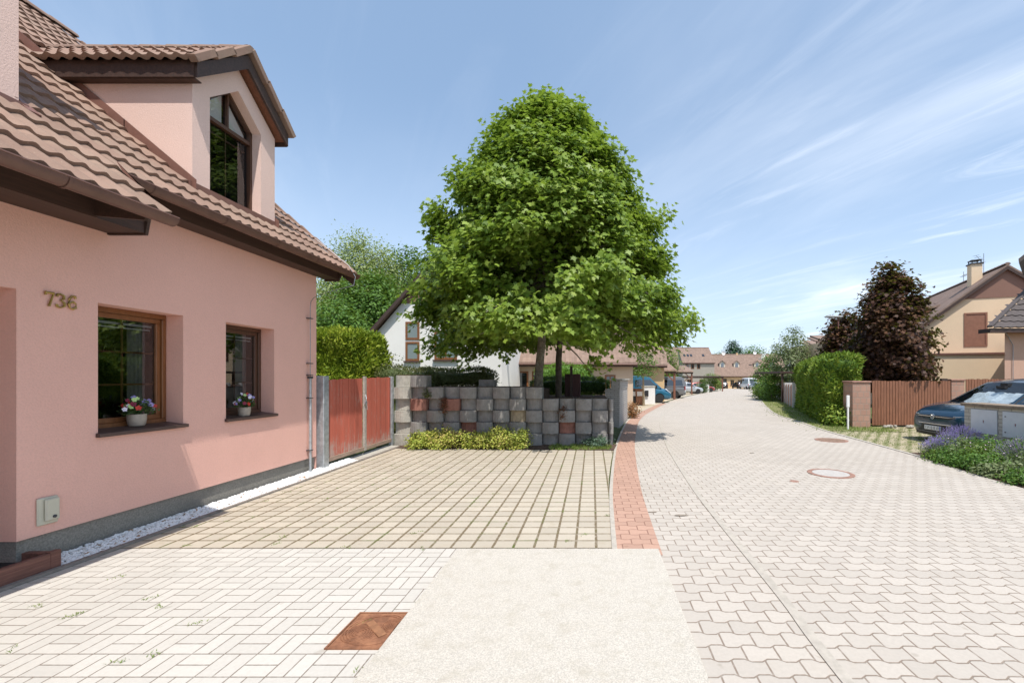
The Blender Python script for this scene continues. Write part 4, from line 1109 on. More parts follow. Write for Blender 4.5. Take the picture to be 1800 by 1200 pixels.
tree('dark_tree', 'dense dark green tree in front of the birch, above the white house gable', (at(655, 31), 31, gz(31)), 9.4, [(.1, 2.4), (.4, 3.0), (.7, 2.6), (.9, 1.4), (1, .3)], GREENL, 380, 76, .22, OVAL, .5, .2, seed=13)
tree('shrub_tree', 'rounded mid green tree low behind the hedge by the pink house corner', (at(590, 27), 27, gz(27)), 6.3, [(.05, 2.4), (.4, 3.0), (.75, 2.1), (1, .4)], GREENL, 300, 56, .22, OVAL, .45, .15, seed=15)
tree('willow_tree', 'light green weeping tree peeping past the right of the plane tree', (at(1164, 52), 52, gz(52)), 7.0, [(.15, 1.6), (.5, 1.9), (.8, 1.3), (1, .3)], LIMEL, 240, 40, .2, RHOMB, .4, .2, seed=21, droop=.8)
# tree at the right of the street end
tree('leafy_tree', 'loose pale green tree behind the conifer hedge at the right of the road', (at(1392, 38), 38, gz(38)), 6.3, [(.22, .9), (.45, 1.75), (.7, 1.5), (.88, .8), (1, .2)], OLIVEL, 190, 34, .17, OVAL, .26, .10, seed=23)
tree('roadside_shrub', 'dense green shrub at the kerb under the far street lamp', (at(1352, 44), 44, gz(44)), 4.2, [(.02, 1.3), (.4, 1.6), (.75, 1.0), (1, .3)], GREENL, 150, 40, .17, OVAL, .3, .08, seed=25, cat='shrub')
tree('roadside_shrub', 'low yellow-green shrub at the road edge before the picket fence', (at(1343, 37), 37, gz(37)), 1.5, [(.02, .7), (.5, .8), (1, .3)], LIMEL, 60, 36, .13, OVAL, .22, .04, seed=26, cat='shrub')
tree('roadside_shrub', 'dark green shrub beside the white fence boards', (at(1356, 34), 34, gz(34)), 2.1, [(.02, .7), (.5, .9), (1, .3)], GREENL, 80, 36, .13, OVAL, .22, .04, seed=27, cat='shrub')
# trees above the far roofs
tree('spruce_tree', 'dark pointed spruce behind the far terraced roof', (at(1289, 112), 112, gz(112)), 12.6, [(.1, 4.6), (.45, 3.8), (.7, 2.3), (.88, 1.2), (1, .15)], leafmat('spruce_leaf', [(.03, .07, .03), (.05, .11, .05)], .1), 300, 36, .45, RHOMB, .6, .3, seed=31, droop=.5, flat=.35)
tree('round_tree', 'round green tree behind the far terraced roof, right of the spruce', (at(1322, 115), 115, gz(115)), 10.5, [(.1, 4.5), (.5, 5.2), (.8, 4.2), (1, 1.2)], GREENL, 300, 40, .42, OVAL, .8, .3, seed=33)
tree('round_tree', 'low green tree left of the spruce behind the far roofs', (at(1264, 116), 116, gz(116)), 9.2, [(.1, 2.5), (.5, 2.8), (.8, 2.2), (1, .6)], GREENL, 160, 40, .4, OVAL, .6, .3, seed=35)
tree('round_tree', 'pale green tree behind the far roofs at their right end', (at(1365, 108), 108, gz(108)), 9.2, [(.1, 3.5), (.5, 4.0), (.8, 3.2), (1, .8)], OLIVEL, 220, 40, .42, OVAL, .7, .3, seed=37)

# dark red maples at the right
tree('maroon_maple', 'large dark maroon maple behind the brick gate pillar', (at(1566, 15.9), 15.9, 0), 6.0, [(.20, .9), (.32, 1.12), (.50, 1.10), (.68, .92), (.80, .62), (.90, .26), (1, .03)], MAPLEL, 430, 64, .145, LOBED, .21, .14, BARKD, seed=41, flat=.5)
tree('maroon_maple', 'smaller maroon maple at the left of the large one behind the street lamp', (at(1487, 19.5), 19.5, gz(19.5)), 4.75, [(.3, .75), (.5, .95), (.75, .85), (.92, .45), (1, .1)], MAPLEL, 190, 50, .15, LOBED, .2, .09, BARKD, seed=43, flat=.5)

# ---------------- clipped hedges: a lumpy volume of scale sprays
THUJA = leafmat('thuja', [(.11, .18, .012), (.20, .29, .02), (.33, .40, .035), (.45, .46, .06)], .25, .6)
THUJD = leafmat('thuja_green', [(.06, .13, .012), (.11, .20, .02), (.20, .29, .03), (.33, .38, .05)], .25, .6)
def hedge(name, label, c, L, Wd, H, rz, m, n, leaf=.11, seed=1, cat='hedge', round_=.25, lump=.10, zoff=0.):
    rng = np.random.default_rng(seed)
    T = thing(name, label, cat, (c[0], c[1], gz(c[1])+zoff), rz)
    # core
    bm = bmesh.new(); bmesh.ops.create_cube(bm, size=1); bmesh.ops.subdivide_edges(bm, edges=bm.edges[:], cuts=10, use_grid_fill=True)
    def form(P, infl=0.):
        P = P*2; r = round_
        d = np.maximum(np.abs(P)-(1-r), 0); k = np.linalg.norm(d, axis=1); sc = np.where(k > r, r/np.maximum(k, 1e-6), 1)
        Q = np.sign(P)*(np.minimum(np.abs(P), 1-r)+d*sc[:, None])
        X = Q*np.array([L/2+infl, Wd/2+infl, H/2+infl])
        lp = lump*(np.sin(X[:, 0]*2.7+seed)*np.cos(X[:, 2]*3.1+X[:, 1]*2)+.7*np.sin(X[:, 2]*5.3+X[:, 0]*4.1+seed*2)+.5*np.sin(X[:, 1]*6.7-X[:, 2]*4.3))
        nrm = P/np.linalg.norm(P, axis=1, keepdims=True)
        X = X+nrm*lp[:, None]; X[:, 2] += H/2
        return X
    P0 = np.array([v.co[:] for v in bm.verts]); X0 = form(P0, -.10)
    for v, q in zip(bm.verts, X0): v.co = q
    me = bpy.data.meshes.new('core'); bm.to_mesh(me); bm.free(); me.materials.append(m); me.polygons.foreach_set('use_smooth', [True]*len(me.polygons))
    P = rng.uniform(-.5, .5, (n, 3)); ax = rng.choice(3, n, p=np.array([Wd*H, L*H, L*Wd])/(Wd*H+L*H+L*Wd)); sg = np.sign(rng.uniform(-1, 1, n)); P[np.arange(n), ax] = sg*.5
    X = form(P, -.02); nr = np.zeros((n, 3)); nr[np.arange(n), ax] = sg
    X += nr*rng.normal(0, .035, (n, 1))
    X = X[X[:, 2] > 0]
    Nn = rng.normal(size=X.shape)*.8; 
    cen = X-np.array([0, 0, H*.4]); cen /= np.linalg.norm(cen, axis=1, keepdims=True)
    Nn = Nn + cen*.35
    tip = cen*.8+np.array([0, 0, .55])
    lv = leaves_mesh('foliage', X, Nn, leaf, SCALE, m, T, seed, .1, tip)
    co = bpy.data.objects.new('inner_foliage', me); COL.objects.link(co); co.parent = T
    return T
hedge('clipped_hedge', 'bright yellow-green clipped conifer hedge behind the red gate', (at(585, 13.4), 13.6), 2.7, 1.6, 3.1, 0, THUJA, 26000, .13, 3, round_=.30, lump=.05)
hv = Vector((2.9, 10.4)).normalized()
a1 = math.atan2(9.9, 3.75)
def along(t, off=0.): return (8.25+math.cos(a1)*t+math.sin(a1)*off, 15.3+math.sin(a1)*t-math.cos(a1)*off)
p = along(5.0, .62)
hedge('conifer_hedge', 'green and yellow conifer hedge along the right kerb next to the brick pillar', p, 10.3, 1.2, 2.45, a1, THUJD, 46000, .14, 5, round_=.17, lump=.11)
tree('conifer_bush', 'small low leafy bush at the foot of the hedge corner behind the white post', (at(1474, 14.9), 14.9, 0), .7, [(.02, .3), (.5, .38), (1, .15)], THUJD, 46, 30, .10, OVAL, .13, .02, seed=46, cat='bush')

# garden shrubs behind the block wall
BRNL = leafmat('brownish_leaf', [(.07, .10, .03), (.13, .15, .05), (.20, .17, .08)], .25, .6)
hedge('ivy_hedge', 'low rounded olive hedge above the block wall under the white house', (at(800, 14.2), 14.3), 2.5, 1.3, .62, 0, BRNL, 9000, .07, 11, round_=.5, lump=.04, zoff=1.33)
hedge('ivy_hedge', 'long olive brown hedge behind the left end of the block wall', (at(712, 13.2), 13.4), 1.9, 1.2, 2.0, 0, BRNL, 8000, .075, 12, round_=.45, lump=.06, zoff=-.05)
tree('olive_bush', 'mound of olive foliage between the clipped hedge and the white house', (at(686, 15), 15, 0), 2.5, [(.3, .75), (.7, .7), (.9, .45), (1, .2)], BRNL, 60, 50, .08, OVAL, .2, .04, seed=48, cat='bush')
hedge('dark_hedge', 'dark shaded hedge behind the trunks above the wall', (at(1000, 15.6), 15.8), 2.9, .9, .62, 0, DEEPL, 9000, .08, 14, round_=.4, lump=.05, zoff=1.02)
# yellow-green spirea along the wall foot
SPIR = leafmat('spirea_leaf', [(.22, .30, .04), (.38, .44, .07), (.50, .48, .11), (.56, .36, .18)], .3, .55)
for k, (px, w, h) in enumerate(((742, .30, .36), (776, .30, .46), (808, .26, .40), (846, .26, .36), (874, .27, .48), (906, .29, .44))):
    nm = ['leftmost yellow-green bushy plant at the wall foot, next to the gate post', 'tallest green plant in the left half of the row at the wall foot', 'yellow-green plant third from the gate at the wall foot', 'pinkish yellow plant fourth from the gate at the wall foot', 'taller greener plant fifth from the gate at the wall foot', 'rightmost yellow plant of the row at the wall foot'][k]
    tree('spirea_bush', nm, (at(px, 10.12), 10.13, .01), h, [(.03, w*.9), (.45, w*1.05), (.8, w*.8), (1, w*.3)], SPIR, 48, 42, .055, OVAL, .075, .01, seed=50+k, group='spirea bushes along the block wall', cat='bush', inner=.4)
# weeds and grass tufts
GRS = leafmat('grass_blade', [(.12, .20, .03), (.20, .28, .06), (.30, .33, .12)], .3, .6)
def blades(name, pts, hgt, n, m, label, spread=.03, seed=1, cat='grass', wid=.006):
    rng = np.random.default_rng(seed); P = []; F = []
    pts = np.array(pts); idx = rng.integers(0, len(pts), n); base = pts[idx]+np.c_[rng.normal(0, spread, (n, 2)), np.zeros(n)]
    d = rng.normal(size=(n, 3))*np.array([.5, .5, 0])+np.array([0, 0, 1]); d /= np.linalg.norm(d, axis=1, keepdims=True)
    h = hgt*rng.uniform(.4, 1.2, (n, 1)); s = np.cross(d, rng.normal(size=(n, 3))); s /= np.linalg.norm(s, axis=1, keepdims=True); s *= wid
    V = np.stack([base-s, base+s, base+d*h+np.c_[rng.normal(0, .01, (n, 2)), -h*.1]], 1).reshape(-1, 3)
    me = bpy.data.meshes.new(name); fast_mesh(me, V, np.arange(n*3).reshape(n, 3)); me.materials.append(m)
    o = link(name, me); tag(o, label, cat, kind='stuff'); return o
rnd = random.Random(3); T = []
for i in range(40):
    y = 4.25+rnd.random()**1.2*5.4; c = rnd.randint(0, 23); T.append((.245-c*.2055, y, 0))
for (px, py) in ((395, 868), (505, 865), (530, 862), (560, 858), (572, 876), (655, 852), (590, 818), (640, 820), (727, 937), (740, 963), (607, 962), (330, 958), (322, 925), (345, 925), (1030, 940), (1070, 905), (500, 943), (488, 955), (1000, 951), (735, 935), (870, 868), (120, 1082), (140, 1080), (205, 1013), (280, 1065), (340, 1094), (270, 1148), (200, 1166), (70, 1062), (268, 1050), (25, 1140), (690, 818), (470, 880), (640, 1096), (625, 1178)):
    x, y = G(px, py)
    for q in range(3): T.append((x+rnd.uniform(-.04, .04), y+rnd.uniform(-.03, .03), 0))
blades('joint_weeds', T, .018, 1000, GRS, 'small weeds and moss growing in the joints of the driveway paving', .014, 3, wid=.003)
x0_, y0_ = G(925, 789)
blades('grass_tuft', [(rnd.uniform(-1.0, .45), rnd.uniform(9.85, 10.45), 0.01) for i in range(90)], .10, 2600, GRS, 'grass and weeds growing at the right foot of the block wall', .03, 5)
tree('weed_bush', 'bluish green weed clump at the right end of the block wall foot', (at(1047, 10.25), 10.3, .01), .26, [(.03, .22), (.5, .26), (1, .1)], leafmat('blue_leaf', [(.06, .11, .07), (.10, .16, .10)], .2), 34, 34, .045, OVAL, .06, .008, seed=61, cat='plant', flat=.5)
SEDL = leafmat('rust_leaf', [(.14, .05, .025), (.24, .09, .04)], .2)
for k, (px, py, dz) in enumerate(((782, 718, .3), (780, 706, .2), (989, 727, .28), (752, 690, .2))):
    tree('trailing_plant', ['rust coloured plant trailing from the block beside the red one', 'dry reddish tuft just above the trailing plant on the wall', 'rust coloured plant trailing in the right half of the block wall', 'small green-brown tuft in the top left blocks of the wall'][k], (at(px, 10.52), 10.50, hz(py, 10.52)-.12), dz, [(.0, .04), (.5, .09), (1, .06)], SEDL if k < 3 else BRNL, 14, 26, .035, OVAL, .04, .004, seed=70+k, group='tufts growing out of the wall blocks', cat='plant', zbase=0, flat=1)
x, y = G(1111, 735)
tree('rust_bush', 'small rust coloured bush by the footpath beyond the meter pillar', (x, y+.1, gz(y)), .62, [(.03, .2), (.5, .3), (1, .15)], leafmat('rusty_bush', [(.26, .10, .04), (.36, .17, .07)], .3), 40, 34, .06, OVAL, .09, .01, seed=77, cat='bush')
# verge grass
vp = []
for (a, b) in zip(offset(VG, -.3), offset(VG, -1.9)):
    for q in range(4):
        t = rnd.random(); vp.append((a[0]+(b[0]-a[0])*t, a[1]+(b[1]-a[1])*t, gz(a[1])+.004))
vp = [p for p in vp if p[1] < 45]
blades('verge_grass', vp, .10, 7000, GRS, 'rough grass on the verge between the right kerb and the hedge', .35, 6, wid=.010)
pk = [(rnd.uniform(7.2, 10.6), rnd.uniform(9.9, 14.3), -.005) for i in range(240)]
blades('parking_weeds', pk, .035, 4500, GRS, 'short weeds in the grass pavers of the right parking space', .10, 7, wid=.006)
# lavender bed in front of the cabinets
LAVL = leafmat('lavender_leaf', [(.10, .14, .08), (.16, .20, .12)], .2, .7)
LAVF = leafmat('lavender_flower', [(.22, .16, .42), (.33, .27, .56), (.42, .36, .62)], .2, .7)
def lavender(label, x, y, r, h, n, seed, m=LAVF):
    rng = np.random.default_rng(seed); T = thing('lavender_bush', label, 'lavender', (x, y, 0), group='lavender bushes in the bed')
    st = []; fl = []; a = rng.uniform(0, 2*np.pi, n); q = rng.random(n)**.6
    for i in range(n):
        b = Vector((math.cos(a[i])*r*q[i]*.35, math.sin(a[i])*r*q[i]*.35, 0)); e = Vector((math.cos(a[i])*r*q[i], math.sin(a[i])*r*q[i], h*rng.uniform(.75, 1.1)*(1-.35*q[i]**2)))
        st.append((b, e)); 
    V = []; V2 = []; 
    for b, e in st:
        s = (e-b).cross(Vector((rng.normal(), rng.normal(), .2))).normalized()*.0035
        V += [b-s, b+s, e]
        for k in range(7):
            c = e+(e-b).normalized()*(k*.011-.02); s2 = Vector(rng.normal(size=3)).normalized()*.010; u = (e-b).normalized()*.013
            V2 += [c-s2, c+u, c+s2]
    for nm, vv, mm in (('stems', V, LAVL), ('flower_spikes', V2, m)):
        me = bpy.data.meshes.new(nm); arr = np.array([v[:] for v in vv]); fast_mesh(me, arr, np.arange(len(arr)).reshape(-1, 3)); me.materials.append(mm); link(nm, me, T)
    P = rng.normal(size=(n*5, 3))*np.array([r*.42, r*.42, h*.22])+np.array([0, 0, h*.30]); P[:, 2] = np.abs(P[:, 2])
    leaves_mesh('leaves', P, rng.normal(size=P.shape), .05, SCALE, LAVL, T, seed, .1, np.tile([0, 0, 1.], (len(P), 1)))
lavender('leftmost lavender bush, nearest the kerb beside the parked blue car', 7.68, 9.1, .42, .42, 420, 1)
lavender('lavender bush in bloom next to the left end of the cabinet wall', 8.15, 9.45, .40, .55, 420, 2)
lavender('purple lavender bush second from the kerb tip of the bed', 7.25, 8.9, .34, .36, 300, 3)
lavender('paler lavender bush at the right picture edge in front of the cabinets', 7.55, 7.35, .45, .58, 360, 4, leafmat('lavender_faded', [(.20, .17, .30), (.30, .26, .38)], .2, .7))
for k, (x, y, r, h, mm) in enumerate(((7.55, 8.6, .45, .42, OLIVEL), (7.95, 8.3, .5, .50, GREENL), (7.45, 8.0, .42, .40, LIMEL), (8.05, 7.7, .5, .52, GREENL), (8.1, 7.0, .6, .5, GREENL), (7.3, 7.0, .45, .36, OLIVEL), (7.2, 8.35, .36, .26, GREENL), (7.75, 8.95, .40, .40, LIMEL), (7.15, 7.55, .35, .28, GREENL))):
    lb = ['grey-green herb mound behind the purple lavender', 'dark green leafy mound below the left cabinet door', 'yellow-green low mound in the middle of the bed', 'dark green mound below the right cabinet door', 'dark green mound at the right picture edge of the bed', 'grey-green herb at the near right corner of the bed', 'low green ground plant along the kerb side of the bed', 'yellow-green plant between lavender and the middle mound', 'low green plant at the front kerb of the bed, to the right'][k]
    tree('garden_plant', lb, (x-.12, y, 0), h, [(.03, r*.9), (.45, r), (.8, r*.7), (1, r*.3)], mm, 50, 42, .05, OVAL, .085, .008, seed=90+k, group='mixed plants in the bed', cat='plant')
for k, (x, y, r, h, mm) in enumerate(((6.98, 8.0, .22, .20, GREENL), (6.86, 7.3, .22, .18, OLIVEL), (7.2, 8.75, .24, .22, LIMEL), (6.80, 6.75, .22, .20, GREENL))):
    tree('garden_plant', ['low green plant spilling to the road edge in the middle of the bed', 'small grey-green plant at the road edge right of the middle of the bed', 'yellow-green tuft at the road edge under the lavender', 'low green plant at the road edge nearest the right picture border'][k], (x, y, 0), h, [(.03, r*.9), (.45, r), (.8, r*.7), (1, r*.3)], mm, 30, 36, .05, OVAL, .07, .006, seed=190+k, group='mixed plants in the bed', cat='plant')
fl = MB(); rn = random.Random(8)
for i in range(45):
    x, y = rn.uniform(7.1, 8.3), rn.uniform(6.9, 8.7); blossom(fl, (x, y, rn.uniform(.28, .50)), (-.4, -.6, .9), rn.uniform(.008, .013))
o = fl.build('small_blossoms', mat('blossom_pale', (.60, .46, .52), .7, .2, 40)); tag(o, 'tiny pale pink blossoms scattered over the green mounds of the bed', 'flowers', kind='stuff')
# ================================================================== CARS
def evaluated(o):
    dg = bpy.context.evaluated_depsgraph_get(); me = bpy.data.meshes.new_from_object(o.evaluated_get(dg)); return me
def body_mesh(stations, name, m, parent, arches=None, sub=2, cut_r=.37):
    """stations: (x, halfwidth, z_bottom, z_shoulder, z_top) lofted front to back"""
    mb = MB(); N = None; vs = []; 
    for (x, w, zb, zs, zt) in stations:
        ring = [(0, zb), (w*.82, zb), (w*.97, zb+.10), (w, zb+(zs-zb)*.55), (w*.975, zs), (w*.84, zs+(zt-zs)*.75), (w*.45, zt), (0, zt+.01)]
        full = [(y, z) for y, z in ring] + [(-y, z) for y, z in ring[1:-1]][::-1]
        N = len(full); vs += [(x, y, z) for y, z in full]
    fs = []
    for i in range(len(stations)-1):
        for k in range(N): fs.append((i*N+k, i*N+(k+1) % N, (i+1)*N+(k+1) % N, (i+1)*N+k))
    fs += [tuple(range(N))[::-1], tuple(range((len(stations)-1)*N, len(stations)*N))]
    mb.add(vs, fs); o = mb.build(name, m, parent)
    md = o.modifiers.new('s', 'SUBSURF'); md.levels = sub; md.render_levels = sub
    cutters = []
    for ax in (arches or []):
        c = MB(); c.lathe([(cut_r, -1.3), (cut_r, 1.3)], (ax, 0, cut_r-.02), 28, 'y'); co = c.build('c', m)
        co.parent = parent; b = o.modifiers.new('b', 'BOOLEAN'); b.operation = 'DIFFERENCE'; b.object = co; b.solver = 'EXACT'; cutters.append(co)
    bpy.context.view_layer.update()
    me = evaluated(o); o.modifiers.clear(); o.data = me
    for c in cutters: bpy.data.objects.remove(c)
    smooth_by_angle(me, 35); o.data.name = name
    return o
def wheel(parent, x, y, r, side, w=.22):
    W = MB(); p = [(r*.62, -w/2), (r*.95, -w/2), (r, -w/2+.03), (r, w/2-.03), (r*.95, w/2), (r*.62, w/2)]
    W.lathe(p, (x, y, r), 28, 'y'); W = W.build('wheel', TYRE, parent, True)
    s = side; c = y+s*(w/2-.02)
    R_ = MB(); R_.lathe([(.001, 0), (.05, .002*s), (.05, .0), (r*.60, -.03*s), (r*.64, .012*s), (r*.60, .012*s)], (x, c, r), 24, 'y')
    for k in range(5):
        a = k*2*math.pi/5+.3; M = Matrix.Rotation(-a, 3, 'Y'); v = M @ Vector((r*.33, 0, 0))
        R_.obox((x+v.x, c+s*.004, r+v.z), r*.58, .02, .055, M=M)
    R_.build('rim', RIM, W)
def cabin(parent, prof, wb, wr, paintm, z0, name='cabin', open_=0):
    """prof: side outline of the greenhouse from windscreen foot over the roof to the rear foot, (x,z)"""
    zmax = max(p[1] for p in prof); hw = lambda z: wb+(wr-wb)*max(0, (z-z0)/(zmax-z0))
    mb = MB(); n = len(prof); ys = [-1, -.93, -.5, 0, .5, .93, 1]; vs = []
    for x, z in prof:
        for q in ys:
            cr = (.035 if z > z0+.2 else .01)*(1-q*q); dz = -.03 if abs(q) == 1 and z > z0+.2 else 0
            vs.append((x, q*hw(z), z+cr+dz))
    k = len(ys); fs = [(i*k+j, i*k+j+1, (i+1)*k+j+1, (i+1)*k+j) for i in range(n-1) for j in range(k-1) if not (i < open_ and 1 <= j <= 4)]
    fs += [tuple(i*k for i in range(n)), tuple(i*k+k-1 for i in range(n))[::-1]]
    mb.add(vs, fs); return mb.build(name, paintm, parent, True), hw
def side_glass(parent, hw, polys, m=None):
    for s in (-1, 1):
        for P in polys:
            mb = MB(); mb.prism([(x, s*(hw(z)+.004), z) for x, z in P], (0, s*.006, 0)); mb.build('side_window', m or GLASSO, parent)
def screen(parent, a, b, ya, yb, name, out=.008, m=None, crown=.018):
    """glass between foot a=(x,z) and top b=(x,z) with half widths ya, yb"""
    d = Vector((b[0]-a[0], 0, b[1]-a[1])).normalized(); n = Vector((-d.z, 0, d.x))
    if n.z < 0: n = -n
    vs = []; K = 8
    for (x, z), w in ((a, ya), (((a[0]+b[0])/2, (a[1]+b[1])/2), (ya+yb)/2), (b, yb)):
        for j in range(K+1):
            q = -1+2*j/K; vs.append(Vector((x, q*w, z))+n*(out+crown*(1-q*q)+.004))
    m2 = MB(); m2.add(vs, [(r*(K+1)+j, r*(K+1)+j+1, (r+1)*(K+1)+j+1, (r+1)*(K+1)+j) for r in range(2) for j in range(K)])
    return m2.build(name, m or GLASSO, parent, True)
def curve_x(y, pts): return float(np.interp(abs(y), [p[0] for p in pts], [p[1] for p in pts]))
def ribbon(pts, ys, zlo, zhi, out=.012, thick=.02):
    """band wrapped round the nose; zlo/zhi functions or numbers"""
    fl = (lambda v: v) ; mb = MB(); vs = []; n = len(ys)
    for y in ys:
        x = curve_x(y, pts)+out; a = zlo(y) if callable(zlo) else zlo; b = zhi(y) if callable(zhi) else zhi
        vs += [(x, y, a), (x, y, b), (x-thick, y, b), (x-thick, y, a)]
    fs = [(i*4+k, i*4+(k+1) % 4, (i+1)*4+(k+1) % 4, (i+1)*4+k) for i in range(n-1) for k in range(4)]
    fs += [(0, 1, 2, 3), tuple(range(n*4-4, n*4))]
    return mb.add(vs, fs)

def suv():
    T = thing('suv', 'dark blue metallic SUV parked nose to the road behind the cabinet wall', 'car', (11.08, 10.98, -.01), math.pi)
    st = [(2.30, .50, .34, .55, .64), (2.27, .72, .27, .61, .745), (2.18, .86, .22, .70, .84), (1.95, .925, .20, .82, .935), (1.55, .94, .20, .91, 1.0), (1.15, .94, .20, .95, 1.04), (.2, .935, .20, .97, 1.05), (-1.6, .935, .20, .98, 1.05), (-2.0, .92, .24, .95, 1.04), (-2.2, .86, .30, .9, 1.02), (-2.27, .70, .36, .85, .95)]
    body = body_mesh(st, 'body', PBLUE, T, (1.42, -1.35), 2, .395)
    inn = MB(); inn.box(-2.1, 2.05, -.80, .80, .22, .62); inn.build('underbody', BLACKP, T)
    cb, hw = cabin(T, [(1.22, 1.00), (.75, 1.27), (.30, 1.53), (.05, 1.60), (-.6, 1.655), (-1.4, 1.63), (-1.85, 1.55), (-2.12, 1.2), (-2.2, 1.02)], .90, .66, PBLUE, 1.0, open_=2)
    se = MB(); se.box(-.35, -.15, -.65, -.15, .9, 1.45); se.box(-.35, -.15, .15, .65, .9, 1.45); se.box(-1.5, -1.4, -.7, .7, .9, 1.4); se.build('seats', mat('seat_grey', (.10, .10, .11), .8), T, bevel=.04)
    lin = MB(); lin.box(-1.9, .2, -.62, .62, 1.545, 1.56); lin.build('headliner', mat('headliner', (.40, .40, .38), .9), T)
    wg = screen(T, (1.17, 1.03), (.30, 1.53), .84, .68, 'windscreen', .012, GLASSW)
    dk = MB(); dk.box(.05, 1.0, -.8, .8, 1.0, 1.03); dk.build('cowl', BLACKP, wg)
    # sun shield of crumpled foil behind the glass
    sh = MB(); K = 14; rn = random.Random(4); g = {}
    for i in range(K+1):
        for j in range(5):
            q = j/4; y = -.66+1.32*i/K; g[i, j] = (1.10-.55*q+rn.uniform(-.035, .035)-.05, y, 1.035+.30*q+rn.uniform(-.03, .02)-.03)
    for i in range(K):
        for j in range(4): sh.poly([g[i, j], g[i+1, j], g[i+1, j+1], g[i, j+1]])
    sh.build('sun_shield', mat('foil', (.66, .76, .80), .4, .15, 20, metal=.1), T)
    mr = MB(); mr.box(.50, .58, -.12, .12, 1.40, 1.47); mr.box(.36, .48, -.10, .10, 1.44, 1.54); mr.build('rear_view_mirror', BLACKP, wg)
    side_glass(T, hw, [[(.95, 1.08), (.28, 1.47), (-.1, 1.53), (-.1, 1.08)], [(-.17, 1.08), (-.17, 1.535), (-1.0, 1.54), (-1.1, 1.08)], [(-1.17, 1.1), (-1.07, 1.53), (-1.6, 1.47), (-1.85, 1.12)]])
    for s in (-1, 1):
        m = MB(); m.tube([(1.12, s*.885, 1.03), (.70, s*.80, 1.29), (.26, s*.69, 1.545), (-.3, s*.665, 1.62), (-1.3, s*.665, 1.61)], .018, 6); m.build('roof_trim', CHROME if s > 2 else BLACKP, T, True)
        m = MB(); m.obox((.72, s*1.03, 1.06), .14, .22, .14); m.build('wing_mirror', PBLUE, T, bevel=.035)
        wheel(T, 1.42, s*.80, .345, s); wheel(T, -1.35, s*.80, .345, s)
    nose = [(0, 2.275), (.3, 2.268), (.5, 2.245), (.68, 2.19), (.8, 2.11), (.87, 2.0), (.93, 1.75)]
    ys = list(np.linspace(-.9, .9, 37))
    ribbon(nose, list(np.linspace(-.60, .60, 25)), lambda y: .705-.02*abs(y), lambda y: .775-.012*abs(y), .042).build('upper_grille', BLACKP, T, True)
    ribbon(nose, list(np.linspace(-.62, .62, 25)), .738, .750, .050).build('chrome_strip', CHROME, T, True)
    for s in (-1, 1):
        yy = list(np.linspace(.56, .885, 12)) if s > 0 else list(np.linspace(-.885, -.56, 12))
        h = ribbon(nose, yy, lambda y: .70-.05*(.88-abs(y)), lambda y: .795-.02*(.88-abs(y)), .036).build('headlight', LAMPG, T, True)
        yy = [y*1.0 for y in (list(np.linspace(.60, .84, 6)) if s > 0 else list(np.linspace(-.84, -.60, 6)))]
        ribbon(nose, yy, .715, .745, .044).build('lens', BLACKP, h, True)
    ribbon(nose, list(np.linspace(-.86, .86, 37)), lambda y: .30+.03*abs(y), lambda y: .575-.05*abs(y), .038, .05).build('lower_grille', BLACKP, T, True)
    for z in (.55, .335): ribbon(nose, list(np.linspace(-.84, .84, 35)), z, z+.014, .050).build('trim_strip', CHROME if z > .5 else mat('grey_trim', (.2, .2, .21), .4), T, True)
    gr = MB()
    for z in (.38, .42, .46, .50):
        g2 = ribbon(nose, list(np.linspace(-.60, .60, 25)), z, z+.008, .046); gr.add(g2.v, g2.f)
    gr.build('grille_slats', mat('grille_grey', (.06, .06, .065), .4), T, True)
    ribbon(nose, list(np.linspace(-.88, .88, 37)), .20, .30, .022, .06).build('bumper_lip', BLACKP, T, True)
    p = MB(); p.box(2.30, 2.332, -.26, .26, .395, .505); p = p.build('number_plate', PLATE, T, bevel=.003)
    k = MB(); k.box(2.332, 2.334, .225, .255, .40, .50); k.build('plate_band', mat('eu_blue', (.02, .05, .35), .4), p)
    gl = MB(); x = 2.3335; yy = .20
    for w, pat in ((.045, 'A'), (.045, 'L'), (.045, 'B'), (.02, ' '), (.045, '8'), (.045, '1'), (.045, '4'), (.045, '7')):
        a, b = yy, yy-w*.8
        if pat != ' ':
            segs = {'A': 'abcefg', 'L': 'def', 'B': 'abcdefg', '8': 'abcdefg', '1': 'bc', '4': 'bcfg', '7': 'abc'}[pat]
            lo, mi, hi = .415, .45, .485; tk = .007
            for sgm in segs:
                if sgm in 'adg': z = {'a': hi, 'g': mi, 'd': lo}[sgm]; gl.box(x, x+.001, b, a, z-tk/2, z+tk/2)
                else:
                    y_ = b if sgm in 'bc' else a; z0, z1 = (mi, hi) if sgm in 'bf' else (lo, mi); gl.box(x, x+.0012, y_-tk/2, y_+tk/2, z0, z1)
        yy -= w+.012
    gl.build('plate_characters', INK, p)
    # round badge with two stacked angular letters
    b = MB(); ring = [(2.330, .062*math.cos(a), .745+.062*math.sin(a)) for a in np.linspace(0, 2*math.pi, 33)]; b.tube(ring, .006, 6, cap=False)
    def stroke(P): b.tube([(2.332, y, z) for y, z in P], .0052, 5)
    stroke([(.034, .793), (0, .748+.004), (-.034, .793)]); stroke([(.054, .765), (.026, .694), (0, .742), (-.026, .694), (-.054, .765)])
    B = b.build('badge', CHROME, T, True)
    b = MB(); b.lathe([(.001, 0), (.060, 0), (.058, -.02)], (2.324, 0, .745), 28, 'x'); b.build('badge_plate', PBLUE, B)
    hl = MB()
    for s in (-1, 1): hl.tube([(2.12, s*.60, .895), (1.7, s*.66, .985), (1.25, s*.72, 1.035)], .006, 5)
    hl.build('bonnet_crease', PBLUE, T, True)
